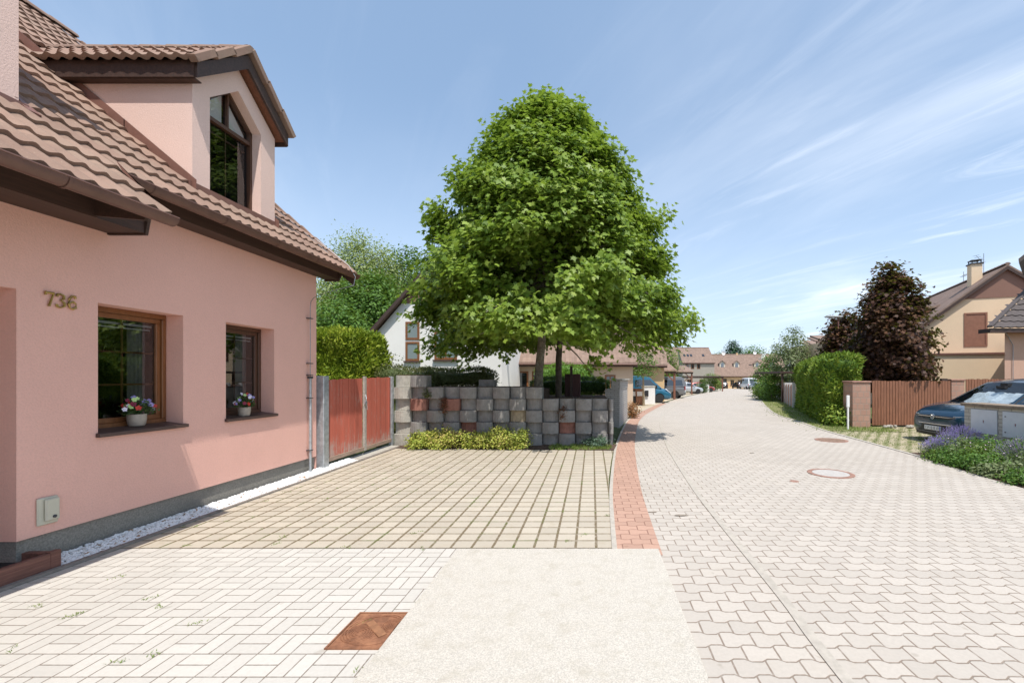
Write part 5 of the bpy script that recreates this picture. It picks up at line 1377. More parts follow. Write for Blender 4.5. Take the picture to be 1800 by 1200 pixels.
    for ch in T.children:
        if ch.name.split('.')[0] in ('upper_grille', 'chrome_strip', 'headlight', 'trim_strip', 'grille_slats', 'number_plate', 'badge', 'lower_grille'): ch.location.z -= .055
    for s in (-1, 1):
        a = MB(); P = [(1.42+.405*math.cos(t), s*.925, .36+.405*math.sin(t)) for t in np.linspace(-.2, math.pi+.2, 20)]; a.tube(P, .024, 6); a.build('wheel_arch', BLACKP, T, True)
    return T
GLASSW = glassmat('windscreen', refl=.40, trans=.92)
suv()

def van(name, label, loc, rz, m, L=4.8, H=1.95, Wd=.92, hood=True, glassx=None, scale=1.):
    T = thing(name, label, 'van', loc, rz, scale=scale); h = L/2
    st = [(h, .55, .30, .55, .66), (h-.08, .80, .24, .62, .80), (h-.35, .89, .22, .78, .95), (h-.85, Wd, .22, .95, 1.10), (h-1.2, Wd, .22, 1.0, 1.14), (0, Wd, .22, 1.0, 1.14), (-h+.35, Wd, .24, 1.0, 1.14), (-h+.08, .90, .28, 1.0, 1.12), (-h, .82, .34, .95, 1.08)]
    body_mesh(st, 'body', m, T, (h-.95, -h+.95), 2, .36)
    inn = MB(); inn.box(-h+.2, h-.3, -.76, .76, .24, .8); inn.build('underbody', BLACKP, T)
    cb, hw = cabin(T, [(h-.78, 1.04), (h-1.2, 1.42), (h-1.62, H-.12), (h-1.95, H-.03), (0, H), (-h+.35, H-.02), (-h+.12, H-.14), (-h+.02, 1.4), (-h+.0, 1.05)], Wd-.03, Wd-.17, m, 1.04)
    screen(T, (h-.84, 1.1), (h-1.60, H-.15), .80, .68, 'windscreen')
    screen(T, (-h+.03, 1.2), (-h+.12, H-.22), .72, .66, 'rear_window', .02)
    side_glass(T, hw, [[(h-1.12, 1.13), (h-1.62, H-.28), (h-2.05, H-.28), (h-2.05, 1.1)], [(h-2.15, 1.13), (h-2.15, H-.28), (-.35, H-.28), (-.35, 1.13)], [(-.45, 1.13), (-.45, H-.28), (-h+.32, H-.28), (-h+.22, 1.15)]])
    for s in (-1, 1):
        wheel(T, h-.95, s*(Wd-.13), .325, s); wheel(T, -h+.95, s*(Wd-.13), .325, s)
        b = MB(); b.prism([(h-.10, s*.56, .66), (h-.12, s*.78, .66), (h-.55, s*.90, .98), (h-.45, s*.74, .98)], (0, 0, .05)); b.build('headlight', LAMPG, T, bevel=.01)
        b = MB(); b.box(-h-.01, -h+.08, s*(Wd-.12), s*(Wd-.02), .75, 1.1); b.build('tail_light', TAIL, T, bevel=.015)
        b = MB(); b.obox((h-1.2, s*(Wd+.10), 1.16), .10, .16, .22); b.build('wing_mirror', BLACKP, T, bevel=.02)
        b = MB(); b.box(-h+.8, -.4+.4, s*Wd-.002*s, s*(Wd+.004), .92, .935); b.build('slide_rail', BLACKP, T)
    b = MB(); b.box(h-.10, h-.01, -.55, .55, .42, .60); b.build('grille', BLACKP, T, bevel=.01)
    b = MB(); b.box(-h-.05, -h+.1, -.86, .86, .34, .52); b.build('rear_bumper', mat('bumper_'+name+label[:4].strip(), (.10, .10, .105), .5), T, bevel=.03)
    b = MB(); b.box(h-.01, h+.005, -.24, .24, .36, .46); b.build('number_plate', PLATE, T)
    return T
def small_car(name, label, loc, rz, m, L=4.0, H=1.45, Wd=.86, cat='car'):
    T = thing(name, label, cat, loc, rz); h = L/2
    st = [(h, .45, .30, .50, .58), (h-.06, .72, .24, .58, .68), (h-.25, .82, .20, .66, .78), (h-.9, Wd, .20, .80, .90), (h-1.1, Wd, .20, .82, .93), (0, Wd, .20, .84, .94), (-h+.5, Wd, .22, .86, .95), (-h+.1, .78, .28, .84, .93), (-h, .66, .34, .8, .88)]
    body_mesh(st, 'body', m, T, (h-.78, -h+.72), 2, .33)
    inn = MB(); inn.box(-h+.2, h-.3, -.7, .7, .22, .6); inn.build('underbody', BLACKP, T)
    cb, hw = cabin(T, [(h-1.0, .89), (h-1.35, 1.12), (h-1.72, H-.08), (h-2.1, H), (-.5, H), (-h+.6, H-.10), (-h+.2, 1.1), (-h+.12, .9)], Wd-.05, Wd-.24, m, .89)
    screen(T, (h-1.06, .93), (h-1.7, H-.09), .74, .60, 'windscreen'); screen(T, (-h+.2, 1.0), (-h+.56, H-.13), .68, .58, 'rear_window', .012)
    side_glass(T, hw, [[(h-1.25, .96), (h-1.72, H-.14), (-.1, H-.09), (-.1, .96)], [(-.18, .96), (-.18, H-.09), (-h+.72, H-.16), (-h+.45, .98)]])
    for s in (-1, 1):
        wheel(T, h-.78, s*(Wd-.12), .30, s, .2); wheel(T, -h+.72, s*(Wd-.12), .30, s, .2)
        b = MB(); b.prism([(h-.06, s*.46, .58), (h-.14, s*.72, .58), (h-.5, s*.80, .74), (h-.35, s*.62, .74)], (0, 0, .05)); b.build('headlight', LAMPG, T, bevel=.01)
        b = MB(); b.box(-h-.005, -h+.14, s*.60, s*.76, .70, .88); b.build('tail_light', TAIL, T, bevel=.02)
        b = MB(); b.obox((h-1.3, s*(Wd+.07), .96), .12, .14, .11); b.build('wing_mirror', m, T, bevel=.02)
    b = MB(); b.box(-h-.012, -h+.01, -.24, .24, .58, .68); b.build('number_plate', PLATE, T)
    b = MB(); b.box(h-.05, h-.0, -.4, .4, .30, .44); b.build('grille', BLACKP, T, bevel=.01)
    return T
def gy(px, py, back=0.):
    x, y = G(px, py); return x, y
x, y = G(1158, 708)
xf = at(1180, y+.4)
van('passenger_van', 'teal blue passenger van parked nose to the footpath behind the white pillar', (xf-2.35, y+.95, gz(y)), R(2), PTEAL, 4.75, 1.93)
x, y = G(1182, 700)
van('passenger_van', 'grey van parked with its rear to the road beside the teal one', (at(1204, y+.6)-2.45, y+1.2, gz(y)), R(180-2), PGREY, 4.9, 1.95)
x, y = G(1214, 692)
small_car('small_car', 'bright red hatchback parked beyond the grey van', (at(1231, y+.5)-1.95, y+.9, gz(y)), R(8), PRED)
small_car('small_car', 'silver-blue car roof showing between the wall and the teal van', (at(1066, 25)-1.6, 25.2, gz(25)), R(5), PSILV, 4.0, 1.42)
small_car('small_car', 'pale silver car behind the bright red hatchback', (at(1229, 54)-1.7, 54, gz(54)), R(8), PSILV, 4.2)
small_car('small_car', 'dull red car beyond the white pillars near the street end', (at(1252, 62)-1.6, 62.5, gz(62)), R(10), paint('paint_dull_red', (.30, .06, .05)), 4.1)
small_car('small_car', 'black car in the carport of the far terraced houses', (at(1271, 95), 95.5, gz(95)), R(85), PBLACK, 4.3, 1.6)
van('delivery_van', 'white van at the far end of the street before the terraced houses', (at(1318, 86), 87.2, gz(87)), R(92), PWHITE, 5.2, 2.3, .98)
small_car('small_car', 'dark car beside the white van at the street end', (at(1301, 92), 93, gz(92)), R(92), PBLACK, 4.3, 1.5)
small_car('small_car', 'silver grey car parked by the white van, partly behind the shrub', (at(1333, 82), 83, gz(82)), R(95), PSILV, 4.3, 1.4)
small_car('small_car', 'light blue car nose just past the grey van beside the white pillar', (at(1202, 40.5)-2.0, 40.2, gz(40)), R(4), paint('paint_light_blue', (.16, .26, .36)), 4.0, 1.35)

# ================================================================== STREET FURNITURE
def lamp(label, px, pytop, y, armpx, top=None):
    x = at(px, y); z1 = hz(pytop, y); z0 = gz(y); T = thing('street_lamp', label, 'street lamp', (x, y, z0), group='street lamps')
    H = z1-z0; s = y/20.
    m = MB(); m.tube([(0, 0, -.1), (0, 0, H*.5), (0, 0, H)], [.055, .045, .032], 10); m.build('pole', mat('lamp_rust', (.17, .075, .06), .7, .2, 9), T, True)
    hd = MB(); L = (armpx)*y/750; hd.prism([(.12, -.12, H+.0), (.12, .12, H+.0), (L, .09, H+.03), (L, -.09, H+.03)], (0, 0, .06)); hd.build('lamp_head', mat('lamp_grey', (.50, .52, .50), .5, .1), T, bevel=.012)
    gl = MB(); gl.prism([(L*.45, -.09, H-.005), (L*.45, .09, H-.005), (L*.95, .07, H+.025), (L*.95, -.07, H+.025)], (0, 0, -.025)); gl.build('lamp_glass', LAMPG, T)
lamp('brown street lamp with grey head beside the maroon maple', 1473.5, 558, 19.0, -21)
lamp('far brown street lamp above the kerb shrub', 1349.5, 631, 48., -16)
# white marker post
x, y = at(1490.5, 13.7), 13.7; T = thing('marker_post', 'white marker post at the corner of the conifer hedge', 'post', (x, y, 0))
m = MB(); m.box(-.022, .022, -.02, .02, -.1, .85); m.build('post', WHITE, T); m = MB(); m.box(-.045, .045, -.028, .028, .72, 1.10); m.build('plate', WHITE, T, bevel=.008)
# brick gate pillar, fence, second pillar
def bpillar(label, x, y, w, h, grp='brick gate pillars'):
    T = thing('gate_pillar', label, 'gate pillar', (x, y, 0), group=grp, world=True)
    m = MB(); m.box(x-w/2, x+w/2, y, y+w*.9, -.1, h-.06); m.build('shaft', REDBRICK, T, bevel=.006)
    m = MB(); m.box(x-w/2-.03, x+w/2+.03, y-.03, y+w*.9+.03, h-.06, h); m.build('cap', mat('cap_red_%d' % int(x*10), (.34, .19, .145), .9, .2, 12), T, bevel=.012)
bpillar('pinkish split-brick gate pillar between the conifer hedge and the wooden fence', at(1514.5, 14.3), 14.3, .60, 1.56)
bpillar('split-brick pillar standing in the wooden fence behind the blue car', at(1684, 15.0), 15.0, .46, 1.62)
F = thing('plank_fence', 'reddish brown vertical plank fence behind the blue car', 'fence', (11, 14.6, 0), world=True)
m = MB(); rn = random.Random(5); x = at(1531.5, 14.55)
while x < at(1668, 14.55):
    m.box(x+.004, x+.088, 14.50+rn.uniform(-.004, .004), 14.525, .06, 1.56+rn.uniform(-.012, .012)); x += .099
m.build('planks', FENCEM, F)
m = MB(); m.box(at(1531, 14.6), at(1668, 14.6), 14.53, 14.57, .35, .43); m.build('rail', FENCEM, F); m = MB(); m.box(at(1531, 14.6), at(1668, 14.6), 14.53, 14.57, 1.15, 1.23); m.build('rail', FENCEM, F)
m = MB(); m.box(at(1661, 14.5), at(1671, 14.5), 14.62, 14.72, 0, 1.64); m.build('post', DWOODX, F)
F = thing('plank_fence', 'short stretch of brown plank fence right of the second brick pillar', 'fence', (14, 15.2, 0), world=True)
m = MB(); x = at(1696, 15.1)
while x < at(1860, 15.1): m.box(x+.004, x+.088, 15.05, 15.075, .06, 1.62+rn.uniform(-.01, .01)); x += .099
m.build('planks', FENCEM, F); m = MB(); m.box(at(1696, 15.1), at(1860, 15.1), 15.08, 15.12, .35, .43); m.build('rail', FENCEM, F)
# little pale stones by the fence
sp = MB(); x, y = G(1572, 751)
for i in range(9):
    c = (x+rn.uniform(-.5, .5), y-.1+rn.uniform(-.08, .08), .04); sp.lathe([(.01, -.05), (.07*rn.uniform(.7, 1.2), 0), (.045, .05), (.01, .06)], c, 7)
tag(sp.build('edging_stones', CONCL, None), 'few pale stones lying at the foot of the plank fence', 'stones', kind='stuff')
# low white and brown fence further along
LF = thing('picket_fence', 'low fence of white posts and brown boards beyond the conifer hedge', 'fence', (13.5, 28, gz(28)), world=True)
A = Vector((*G(1392, 716), 0)); B = Vector((*G(1365, 699), 0)); A.x += .1
d = (B-A).normalized(); Lf = (B-A).length; m = MB(); w = MB(); t = 0.; i = 0
PINKW = wood('fence_board_pink', (.34, .17, .12), 2); GREYW = mat('fence_post_white', (.58, .56, .54), .7, .1, 12)
while t < Lf:
    c = A+d*t; z = gz(c.y)
    if i % 12 == 0: w.obox((c.x, c.y, z+.70), .22, .16, 1.5, rz=math.atan2(d.y, d.x))
    elif t < Lf*.60: m.obox((c.x, c.y, z+.68), .13, .03, 1.3, rz=math.atan2(d.y, d.x))
    else: w.obox((c.x, c.y, z+.68), .10, .03, 1.35, rz=math.atan2(d.y, d.x))
    t += .15; i += 1
m.build('boards', PINKW, LF); w.build('posts', GREYW, LF)
# carport roof behind it
CP = thing('carport', 'brown flat carport roof behind the white and brown fence', 'carport', (15.5, 31, gz(31)), world=True)
m = MB(); m.box(at(1362, 32), at(1400, 32)+2.5, 31, 36, hz(656, 32), hz(656, 32)+.14); m.build('roof', DWOODX, CP)
for k in range(3): m = MB(); xx = at(1366, 32)+k*2; m.box(xx, xx+.12, 31.2, 31.32, gz(31)-.1, hz(656, 32)); m.build('post', DWOODX, CP)
# meter cabinets
CW = thing('cabinet_wall', 'pale brick wall with grey metal meter doors at the right edge', 'meter cabinet', (8.75, 8, 0), world=True)
m = MB(); m.prism([(8.55, 9.80, -.1), (8.95, 9.80, -.1), (9.12, 7.0, -.1), (8.72, 7.0, -.1)], (0, 0, 1.13)); m.build('body', PALEBRICK, CW)
m = MB(); m.prism([(8.50, 9.86, 1.03), (9.02, 9.86, 1.03), (9.20, 6.95, 1.03), (8.67, 6.95, 1.03)], (0, 0, .07)); m.build('cap', mat('cap_brown', (.24, .185, .135), .9, .25, 12, bs=60), CW, bevel=.008)
DG = mat('door_grey', (.66, .68, .71), .55, .04, 6); DF = mat('door_frame', (.30, .31, .32), .6)
for k, (ya, yb, za, zb) in enumerate(((9.63, 9.05, .45, .97), (8.93, 8.42, .44, .965), (8.28, 7.7, .44, .965))):
    xa = lambda y: 8.55+(9.80-y)*.0607
    f = MB(); f.prism([(xa(ya)-.006, ya+.012, za-.012), (xa(yb)-.006, yb-.012, za-.012), (xa(yb)-.006, yb-.012, zb+.012), (xa(ya)-.006, ya+.012, zb+.012)], (.02, 0, 0)); f = f.build('door_frame', DF, CW)
    dr = MB(); dr.prism([(xa(ya)-.016, ya, za), (xa(yb)-.016, yb, za), (xa(yb)-.016, yb, zb), (xa(ya)-.016, ya, zb)], (.012, 0, 0)); dr.build('door', DG, f)
    lk = MB(); yy = ya-.06 if k else (ya+yb)/2
    for z in ((zb-.1, za+.1) if k else ()): lk.lathe([(.012, -.02), (.012, -.028)], (xa(yy)+.002, yy, z), 10, 'x')
    bolt = MB(); yc = (ya+yb)/2; zc = (za+zb)/2
    bolt.prism([(xa(yc)-.017, yc+.01, zc+.035), (xa(yc)-.017, yc-.012, zc+.03), (xa(yc)-.017, yc+.0, zc+.005), (xa(yc)-.017, yc+.012, zc+.005), (xa(yc)-.017, yc-.004, zc-.035)], (-.001, 0, 0)); bolt.build('warning_mark', mat('mark_red_%d' % k, (.45, .12, .10), .6), f)
    if lk.v: lk.build('hinge', IRON, f)
# wooden screen and post behind the wall
SC = thing('garden_screen', 'dark red-brown wooden box with a post behind the block wall', 'garden box', (at(1006, 13.4), 13.4, 1.0), world=True)
m = MB(); m.box(at(993, 13.4), at(1020, 13.4), 13.4, 13.75, 1.0, hz(657, 13.4)); m.build('box', wood('plum_wood', (.075, .03, .028), 2), SC, bevel=.004)
m = MB(); m.box(at(1002, 13.35), at(1006.5, 13.35), 13.3, 13.38, 1.0, hz(643, 13.35)); m.build('post', DWOODX, SC)
# bins and white pillars
def bin_(label, px, y, py, m, h=.95, lidm=None):
    x = at(px, y); T = thing('waste_bin', label, 'bin', (x, y, gz(y)), group='bins by the white pillar')
    b = MB(); b.add([(-.22, -.25, 0), (.22, -.25, 0), (.22, .25, 0), (-.22, .25, 0), (-.27, -.3, h), (.27, -.3, h), (.27, .3, h), (-.27, .3, h)], [(0, 1, 2, 3), (4, 5, 6, 7), (0, 1, 5, 4), (1, 2, 6, 5), (2, 3, 7, 6), (3, 0, 4, 7)]); b.build('body', m, T, bevel=.02)
    l = MB(); l.box(-.29, .29, -.33, .32, h, h+.06); l.build('lid', lidm or m, T, bevel=.02)
    s = MB(); s.box(-.17, .17, -.305, -.29, h*.60, h*.90); s.build('sticker', WHITE, T)
    for q in (-1, 1): w = MB(); w.lathe([(.09, -.03), (.09, .03)], (q*.25, .22, .09), 14, 'x'); w.build('wheel', TYRE, T)
yb = G(1115, 711)[1]
bin_('dark grey waste bin with white sticker left of the brown one', 1112.5, yb, 711, mat('bin_dark', (.03, .035, .04), .5), .98, mat('bin_lid_red', (.30, .13, .08), .6))
bin_('brown waste bin with white sticker beside the white pillar', 1123.5, yb-.1, 711, mat('bin_brown', (.30, .13, .065), .5), .98, mat('bin_lid_brown', (.36, .17, .10), .6))
def wpillar(label, pa, pb, pyb, pyt, box=True):
    y = G(pa, pyb)[1]; x0, x1 = at(pa, y), at(pb, y); h = hz(pyt, y)-gz(y); T = thing('white_pillar', label, 'mailbox pillar', ((x0+x1)/2, y, gz(y)), group='white mailbox pillars'); w = (x1-x0)/2
    m = MB(); m.box(-w, w, 0, 1.0, -.1, h-.05); m.build('body', WHITE, T); m = MB(); m.box(-w-.03, w+.03, -.03, 1.03, h-.05, h+.03); m.build('cap', CONCL, T, bevel=.01)
    if box: m = MB(); m.box(-w*.75, -w*.15, -.10, 0, h*.45, h*.78); m.build('mailbox', BLACKP, T, bevel=.01)
wpillar('nearest white pillar with black mailbox beside the bins', 1131, 1151.5, 710, 679)
wpillar('white pillar between the grey van and the red hatchback', 1201, 1205, 694, 675, False)
wpillar('small white pillar with black box past the red hatchback', 1239, 1246.5, 689.5, 675.5)
wpillar('thin white pillar in front of the pale silver car', 1227.5, 1231, 690, 674, False)
tree('young_tree', 'slender staked young tree trunk beside the white mailbox pillar', (at(1131.5, 27), 27, gz(27)), 3.4, [(.55, .5), (.75, .8), (.9, .5), (1, .2)], GREENL, 50, 30, .13, OVAL, .2, .09, mat('bark_pale', (.30, .24, .16), .9), seed=101)
tree('round_shrub', 'clipped green shrub between the white pillars at the far left kerb', (at(1234.5, 56), 56, gz(56)), 1.7, [(.05, .55), (.5, .7), (.9, .45), (1, .2)], DEEPL, 60, 30, .13, OVAL, .2, .05, seed=103, cat='shrub')
tree('garden_shrub', 'light green shrub in front of the far terraced houses', (at(1255, 70), 71, gz(70)), 2.8, [(.05, 1.1), (.5, 1.4), (.9, .9), (1, .3)], LIMEL, 90, 34, .2, OVAL, .35, .05, seed=104, cat='shrub')

# ================================================================== OTHER HOUSES
FGLASS = GLASSO
def wave_tiles_mat(name, col, axis):
    m, nt = basemat(name)
    tc = nt.node('ShaderNodeTexCoord'); s = nt.node('ShaderNodeSeparateXYZ'); nt.l.new(tc.outputs['Object'], s.inputs[0])
    u = E(nt, s.outputs[axis]); z = E(nt, s.outputs[2])
    w = ((u/.30).mod(1.)-.5).abs()*2; c = (z/.24).mod(1.)
    n = nt.noise(nt.pos, 5, 4, .6)
    rnd = nt.white((u/.30).floor(), (z/.24).floor())
    cc = nt.mix(rnd, tuple(x*.86 for x in col), tuple(x*1.14 for x in col)); cc = nt.mix(nt.ss(n, .3, .75)*.4, cc, tuple(x*.72 for x in col))
    nt.l.new(cc, nt.p.inputs['Base Color']); nt.p.inputs['Roughness'].default_value = .85
    bump(nt, w*.6 + (1-c)*.7, 1., .06)
    return m
RT0 = wave_tiles_mat('far_tile', (.25, .17, .13), 0)
RT1 = wave_tiles_mat('far_tile_dark', (.20, .135, .105), 0)
def window(parent, O, U, N, u, z, w, h, frame=WINW, glass=None, shut=None, sill=True, mull=True):
    O, U, N = Vector(O), Vector(U), Vector(N); Zv = Vector((0, 0, 1))
    def slab(mb, u0, u1, z0, z1, d0, d1):
        P = [O+U*a+Zv*b+N*d0 for a, b in ((u0, z0), (u1, z0), (u1, z1), (u0, z1))]; mb.prism(P, N*(d1-d0))
    m = MB(); t = .09
    slab(m, u, u+w, z, z+t, -.02, .03); slab(m, u, u+w, z+h-t, z+h, -.02, .03); slab(m, u, u+t, z+t, z+h-t, -.02, .03); slab(m, u+w-t, u+w, z+t, z+h-t, -.02, .03)
    if mull and not shut: slab(m, u+w/2-.03, u+w/2+.03, z+t, z+h-t, -.02, .025)
    W = m.build('window', frame, parent)
    p = MB(); slab(p, u+t, u+w-t, z+t, z+h-t, .0, .008); p.build('shutter' if shut else 'pane', shut or glass or FGLASS, W)
    if sill: s = MB(); slab(s, u-.06, u+w+.06, z-.07, z-.005, -.02, .10); s.build('sill', SILL, W)
    return W
def house(name, label, loc, rz, W, D, eave, ridge, wallm, roofm, wins=(), gwins=(), dorm=(), over=.35, gable_top=None, chim=(), zdown=.5, skyl=(), group=None, cat='house', dormm=None):
    """ridge along local x; front faces local -y; gwins on the local -x gable"""
    T = thing(name, label, cat, loc, rz, group=group)
    w, d = W/2, D/2; s = (ridge-eave)/d
    m = MB(); m.box(-w, w, -d, d, -zdown, eave)
    m.prism([(-w, -d, eave), (-w, d, eave), (-w, 0, ridge)], (W, 0, 0)); m.build('wall', wallm, T)
    if gable_top:
        zc, gm = gable_top; hh = (ridge-zc)/s-.02
        for sx in (-1, 1): g = MB(); g.prism([(sx*w, -hh, zc), (sx*w, hh, zc), (sx*w, 0, ridge-.02)], (sx*.03, 0, 0)); g.build('gable_panel', gm, T)
    for q in (-1, 1):
        r = MB(); e0 = -(d+over); z0 = eave-s*over; L = [(-w-over*.6, q*abs(e0), z0+.06), (w+over*.6, q*abs(e0), z0+.06), (w+over*.6, q*.002, ridge+.06), (-w-over*.6, q*.002, ridge+.06)]
        r.prism(L, (0, 0, .10)); r.build('roof', roofm, T)
        b = MB()
        for sx in (-1, 1):
            xx = sx*(w+over*.6)
            b.prism([(xx, q*abs(e0), z0-.12), (xx, q*abs(e0), z0+.055), (xx, 0, ridge+.055), (xx, 0, ridge-.12)], (-sx*.04, 0, 0))
        b.box(-w-over*.55, w+over*.55, q*(abs(e0)-.02), q*(abs(e0)+.02), z0-.10, z0+.055); b.build('fascia', DWOODX, T)
        g = MB(); g.tube([(-w-over*.5, q*(abs(e0)+.07), z0+.04), (w+over*.5, q*(abs(e0)+.07), z0+.04)], .06, 8); g.build('gutter', COPPER, T, True)
    rc = MB(); ridge_tiles(rc, (-w-over*.6, 0, ridge+.15), (w+over*.6, 0, ridge+.15), .12, n=5); rc.build('ridge_cap', roofm, T, True)
    for a in wins: window(T, (0, -d, 0), (1, 0, 0), (0, -1, 0), *a[:4], **(a[4] if len(a) > 4 else {}))
    for a in gwins: window(T, (-w, 0, 0), (0, -1, 0), (-1, 0, 0), *a[:4], **(a[4] if len(a) > 4 else {}))
    for (x, wd, zb, hh, yf) in dorm:
        y0 = -d+yf; zr0 = eave+s*yf
        m = MB(); m.prism([(x-wd/2, y0, zr0-.2), (x+wd/2, y0, zr0-.2), (x+wd/2, y0, zr0+hh), (x, y0, zr0+hh+wd*.42), (x-wd/2, y0, zr0+hh)], (0, (hh+.6)/s+.5, 0)); Dm = m.build('dormer', dormm or wallm, T)
        r = MB(); yb = y0+(hh+wd*.42)/s+.3
        for q in (-1, 1): r.prism([(x+q*(wd/2+.18), y0-.18, zr0+hh-.12), (x, y0-.18, zr0+hh+wd*.42+.06), (x, yb, zr0+hh+wd*.42+.06), (x+q*(wd/2+.18), yb, zr0+hh-.12)], (0, 0, .09))
        r.build('roof', roofm, Dm)
        wn = MB(); ww = wd*.52; P = [(x-ww/2, y0-.01, zr0+.12), (x+ww/2, y0-.01, zr0+.12), (x+ww/2, y0-.01, zr0+hh-.05), (x, y0-.01, zr0+hh+.16), (x-ww/2, y0-.01, zr0+hh-.05)]
        wn.prism(P, (0, -.03, 0)); wn.build('window', glassmat('dormer_glass_%d' % int(x*10+1e3), tint=(.10, .12, .15)), Dm)
    for (x, y, sz, h) in chim:
        zr0 = ridge-s*abs(y); c = MB(); c.box(x-sz/2, x+sz/2, y-sz/2, y+sz/2, zr0-.3, zr0+h); c = c.build('chimney', wallm, T)
        k = MB(); k.box(x-sz/2-.05, x+sz/2+.05, y-sz/2-.05, y+sz/2+.05, zr0+h, zr0+h+.07)
        k.box(x-sz/2, x+sz/2, y-sz/2, y+sz/2, zr0+h+.22, zr0+h+.25)
        for a in (-1, 1):
            for b in (-1, 1): k.box(x+a*sz*.4-.02, x+a*sz*.4+.02, y+b*sz*.4-.02, y+b*sz*.4+.02, zr0+h+.07, zr0+h+.22)
        k.build('chimney_cap', IRON, c)
    for (x, v, ww, hh) in skyl:
        m = MB(); y0 = -d+v; z = eave+s*v+.17; y1 = y0+hh; m.prism([(x, y0, z), (x+ww, y0, z), (x+ww, y1, z+s*hh), (x, y1, z+s*hh)], (0, -.02, .05)); m.build('skylight', FGLASS, T)
    return T
def antenna(label, x, y, z, h, arm=.5, rz=0.):
    T = thing('antenna', label, 'antenna', (x, y, z), rz, group='roof antennas')
    m = MB(); m.tube([(0, 0, -.3), (0, 0, h)], .018, 6); m.build('mast', STEEL, T)
    m = MB(); m.tube([(-.1, 0, h*.6), (arm, 0, h*.85)], .012, 5)
    for k in range(5): q = k/4; m.beam((-.1+(arm+.1)*q, -.16, h*(.6+.25*q)), (-.1+(arm+.1)*q, .16, h*(.6+.25*q)), .014, .014)
    m.build('aerial', STEEL, T)
def dish(label, x, y, z, r=.42):
    T = thing('satellite_dish', label, 'satellite dish', (x, y, z), group='satellite dishes')
    m = MB(); m.lathe([(.02, .0), (r*.6, .05), (r, .14), (r*.98, .16), (r*.55, .07), (.02, .02)], (0, 0, 0), 20, 'y')
    m.v = [(a, -b, c) for a, b, c in m.v]; m.build('dish', mat('dish_white', (.75, .75, .74), .5), T, True)
    m = MB(); m.tube([(0, .05, -.9), (0, .05, 0)], .03, 6); m.build('mast', STEEL, T)
    m = MB(); m.tube([(0, -.05, -r*.8), (0, -.45, -.05)], .015, 5); m.build('arm', STEEL, T)

# yellow house on the right, ridge pointing down the street
a = R(-19.5)
yh = house('yellow_house', 'pale yellow house with brown gable top and a roller shutter behind the plank fence', (0, 0, 0), 0, 14, 9.6, 3.75, 7.55, YELLOW, RT1,
     gwins=[(-1.80, 3.42, 1.02, 1.82, dict(shut=SHUT, sill=False, frame=SHUT, mull=False))], gable_top=(6.0, BROWNST), chim=[(-5.6, .75, .5, 1.15)], zdown=1.5, over=.3, skyl=[(-3.2, 3.0, .8, .8)])
# the gable (local -x) faces the camera: ridge direction is (sin, cos) of 19.5 degrees
dirv = Vector((math.sin(R(19.5)), math.cos(R(19.5)), 0)); YH = 22.6; gc = Vector((at(1768, YH), YH, 0))
yh.location = gc+dirv*7; yh.rotation_euler = (0, 0, math.atan2(dirv.y, dirv.x))
yh.location.z = gz(23)-.0
# its lower side wing and pergola arch
side = Vector((dirv.y, -dirv.x, 0))
def yloc(u, v): p = gc-dirv*u-side*v; return (p.x, p.y)
YW = thing('garage_wing', 'low flat yellow annex with brown coping in front of the yellow house', 'annex', (*yloc(.4, 2), gz(22)), world=True)
L0, L1 = 3.9, .45
m = MB(); P = [yloc(1.0, L0), yloc(1.0, L1), yloc(-.05, L1), yloc(-.05, L0)]; m.prism([(*p, -.2) for p in P], (0, 0, 3.05)); m.build('wall', YELLOW, YW)
m = MB(); P = [yloc(1.07, L0+.07), yloc(1.07, L1-.07), yloc(-.05, L1-.07), yloc(-.05, L0+.07)]; m.prism([(*p, 2.86) for p in P], (0, 0, .10)); m.build('coping', FLASH, YW)
m = MB(); p = yloc(.9, L1-.22); m.tube([(*p, 0), (*p, 2.3)], .05, 8); m.obox((*p, 2.4), .22, .22, .24); m.build('downpipe', COPPER, YW)
# second roof (dormer) left on the yellow house
m = MB(); q0 = [yloc(-3.2, 5.6), yloc(-6.2, 5.6)]; 
SD = thing('side_dormer', 'wide brown tiled dormer on the street side of the yellow house', 'dormer', (*yloc(-4.5, 4), 4), world=True)
m.prism([(*yloc(-2.0, 5.15), 4.25), (*yloc(-2.0, 5.15), 5.05), (*yloc(-2.0, 2.6), 5.7), (*yloc(-2.0, 2.6), 4.25)], dirv*4.5); m.build('cheek', BROWNST, SD)
m = MB(); m.prism([(*yloc(-1.8, 5.5), 4.95), (*yloc(-1.8, 2.2), 5.85), (*yloc(-6.8, 2.2), 5.85), (*yloc(-6.8, 5.5), 4.95)], (0, 0, .12)); m.build('roof', RT0, SD)
for k, (v, h, lab) in enumerate(((2.2, 1.3, 'tallest aerial on the yellow house ridge'), (4.6, .8, 'shorter aerial further along the yellow house ridge'))):
    p = gc+dirv*v; antenna(lab, p.x, p.y, gz(22)+7.6, h, -.7 if k == 0 else .3, R(20))
PA = thing('arched_trellis', 'dark curved trellis leaning by the yellow annex', 'trellis', (at(1634, 16.5), 16.5, 0))
for k in (0, 1):
    m = MB(); m.tube([(k*.22-.35+.55*math.sin(t*1.45), k*.3, 1.0+2.1*math.cos(t*1.45)-.0) for t in np.linspace(0, 1, 10)]+[(k*.22+.22, k*.3, 0)], .035, 6); m.build('arch', DWOODX, PA, True)
BT = thing('tower_roof', 'grey domed metal roof behind the maroon maple', 'roof turret', (at(1612, 48), 48, gz(48)))
m = MB(); m.lathe([(2.6, 6.5), (2.6, 8.6), (2.3, 9.4), (1.4, 10.5), (.1, 11.1)], (0, 0, 0), 20); m.build('dome', mat('zinc', (.20, .22, .25), .5, .1, 3, metal=.3), BT, True)
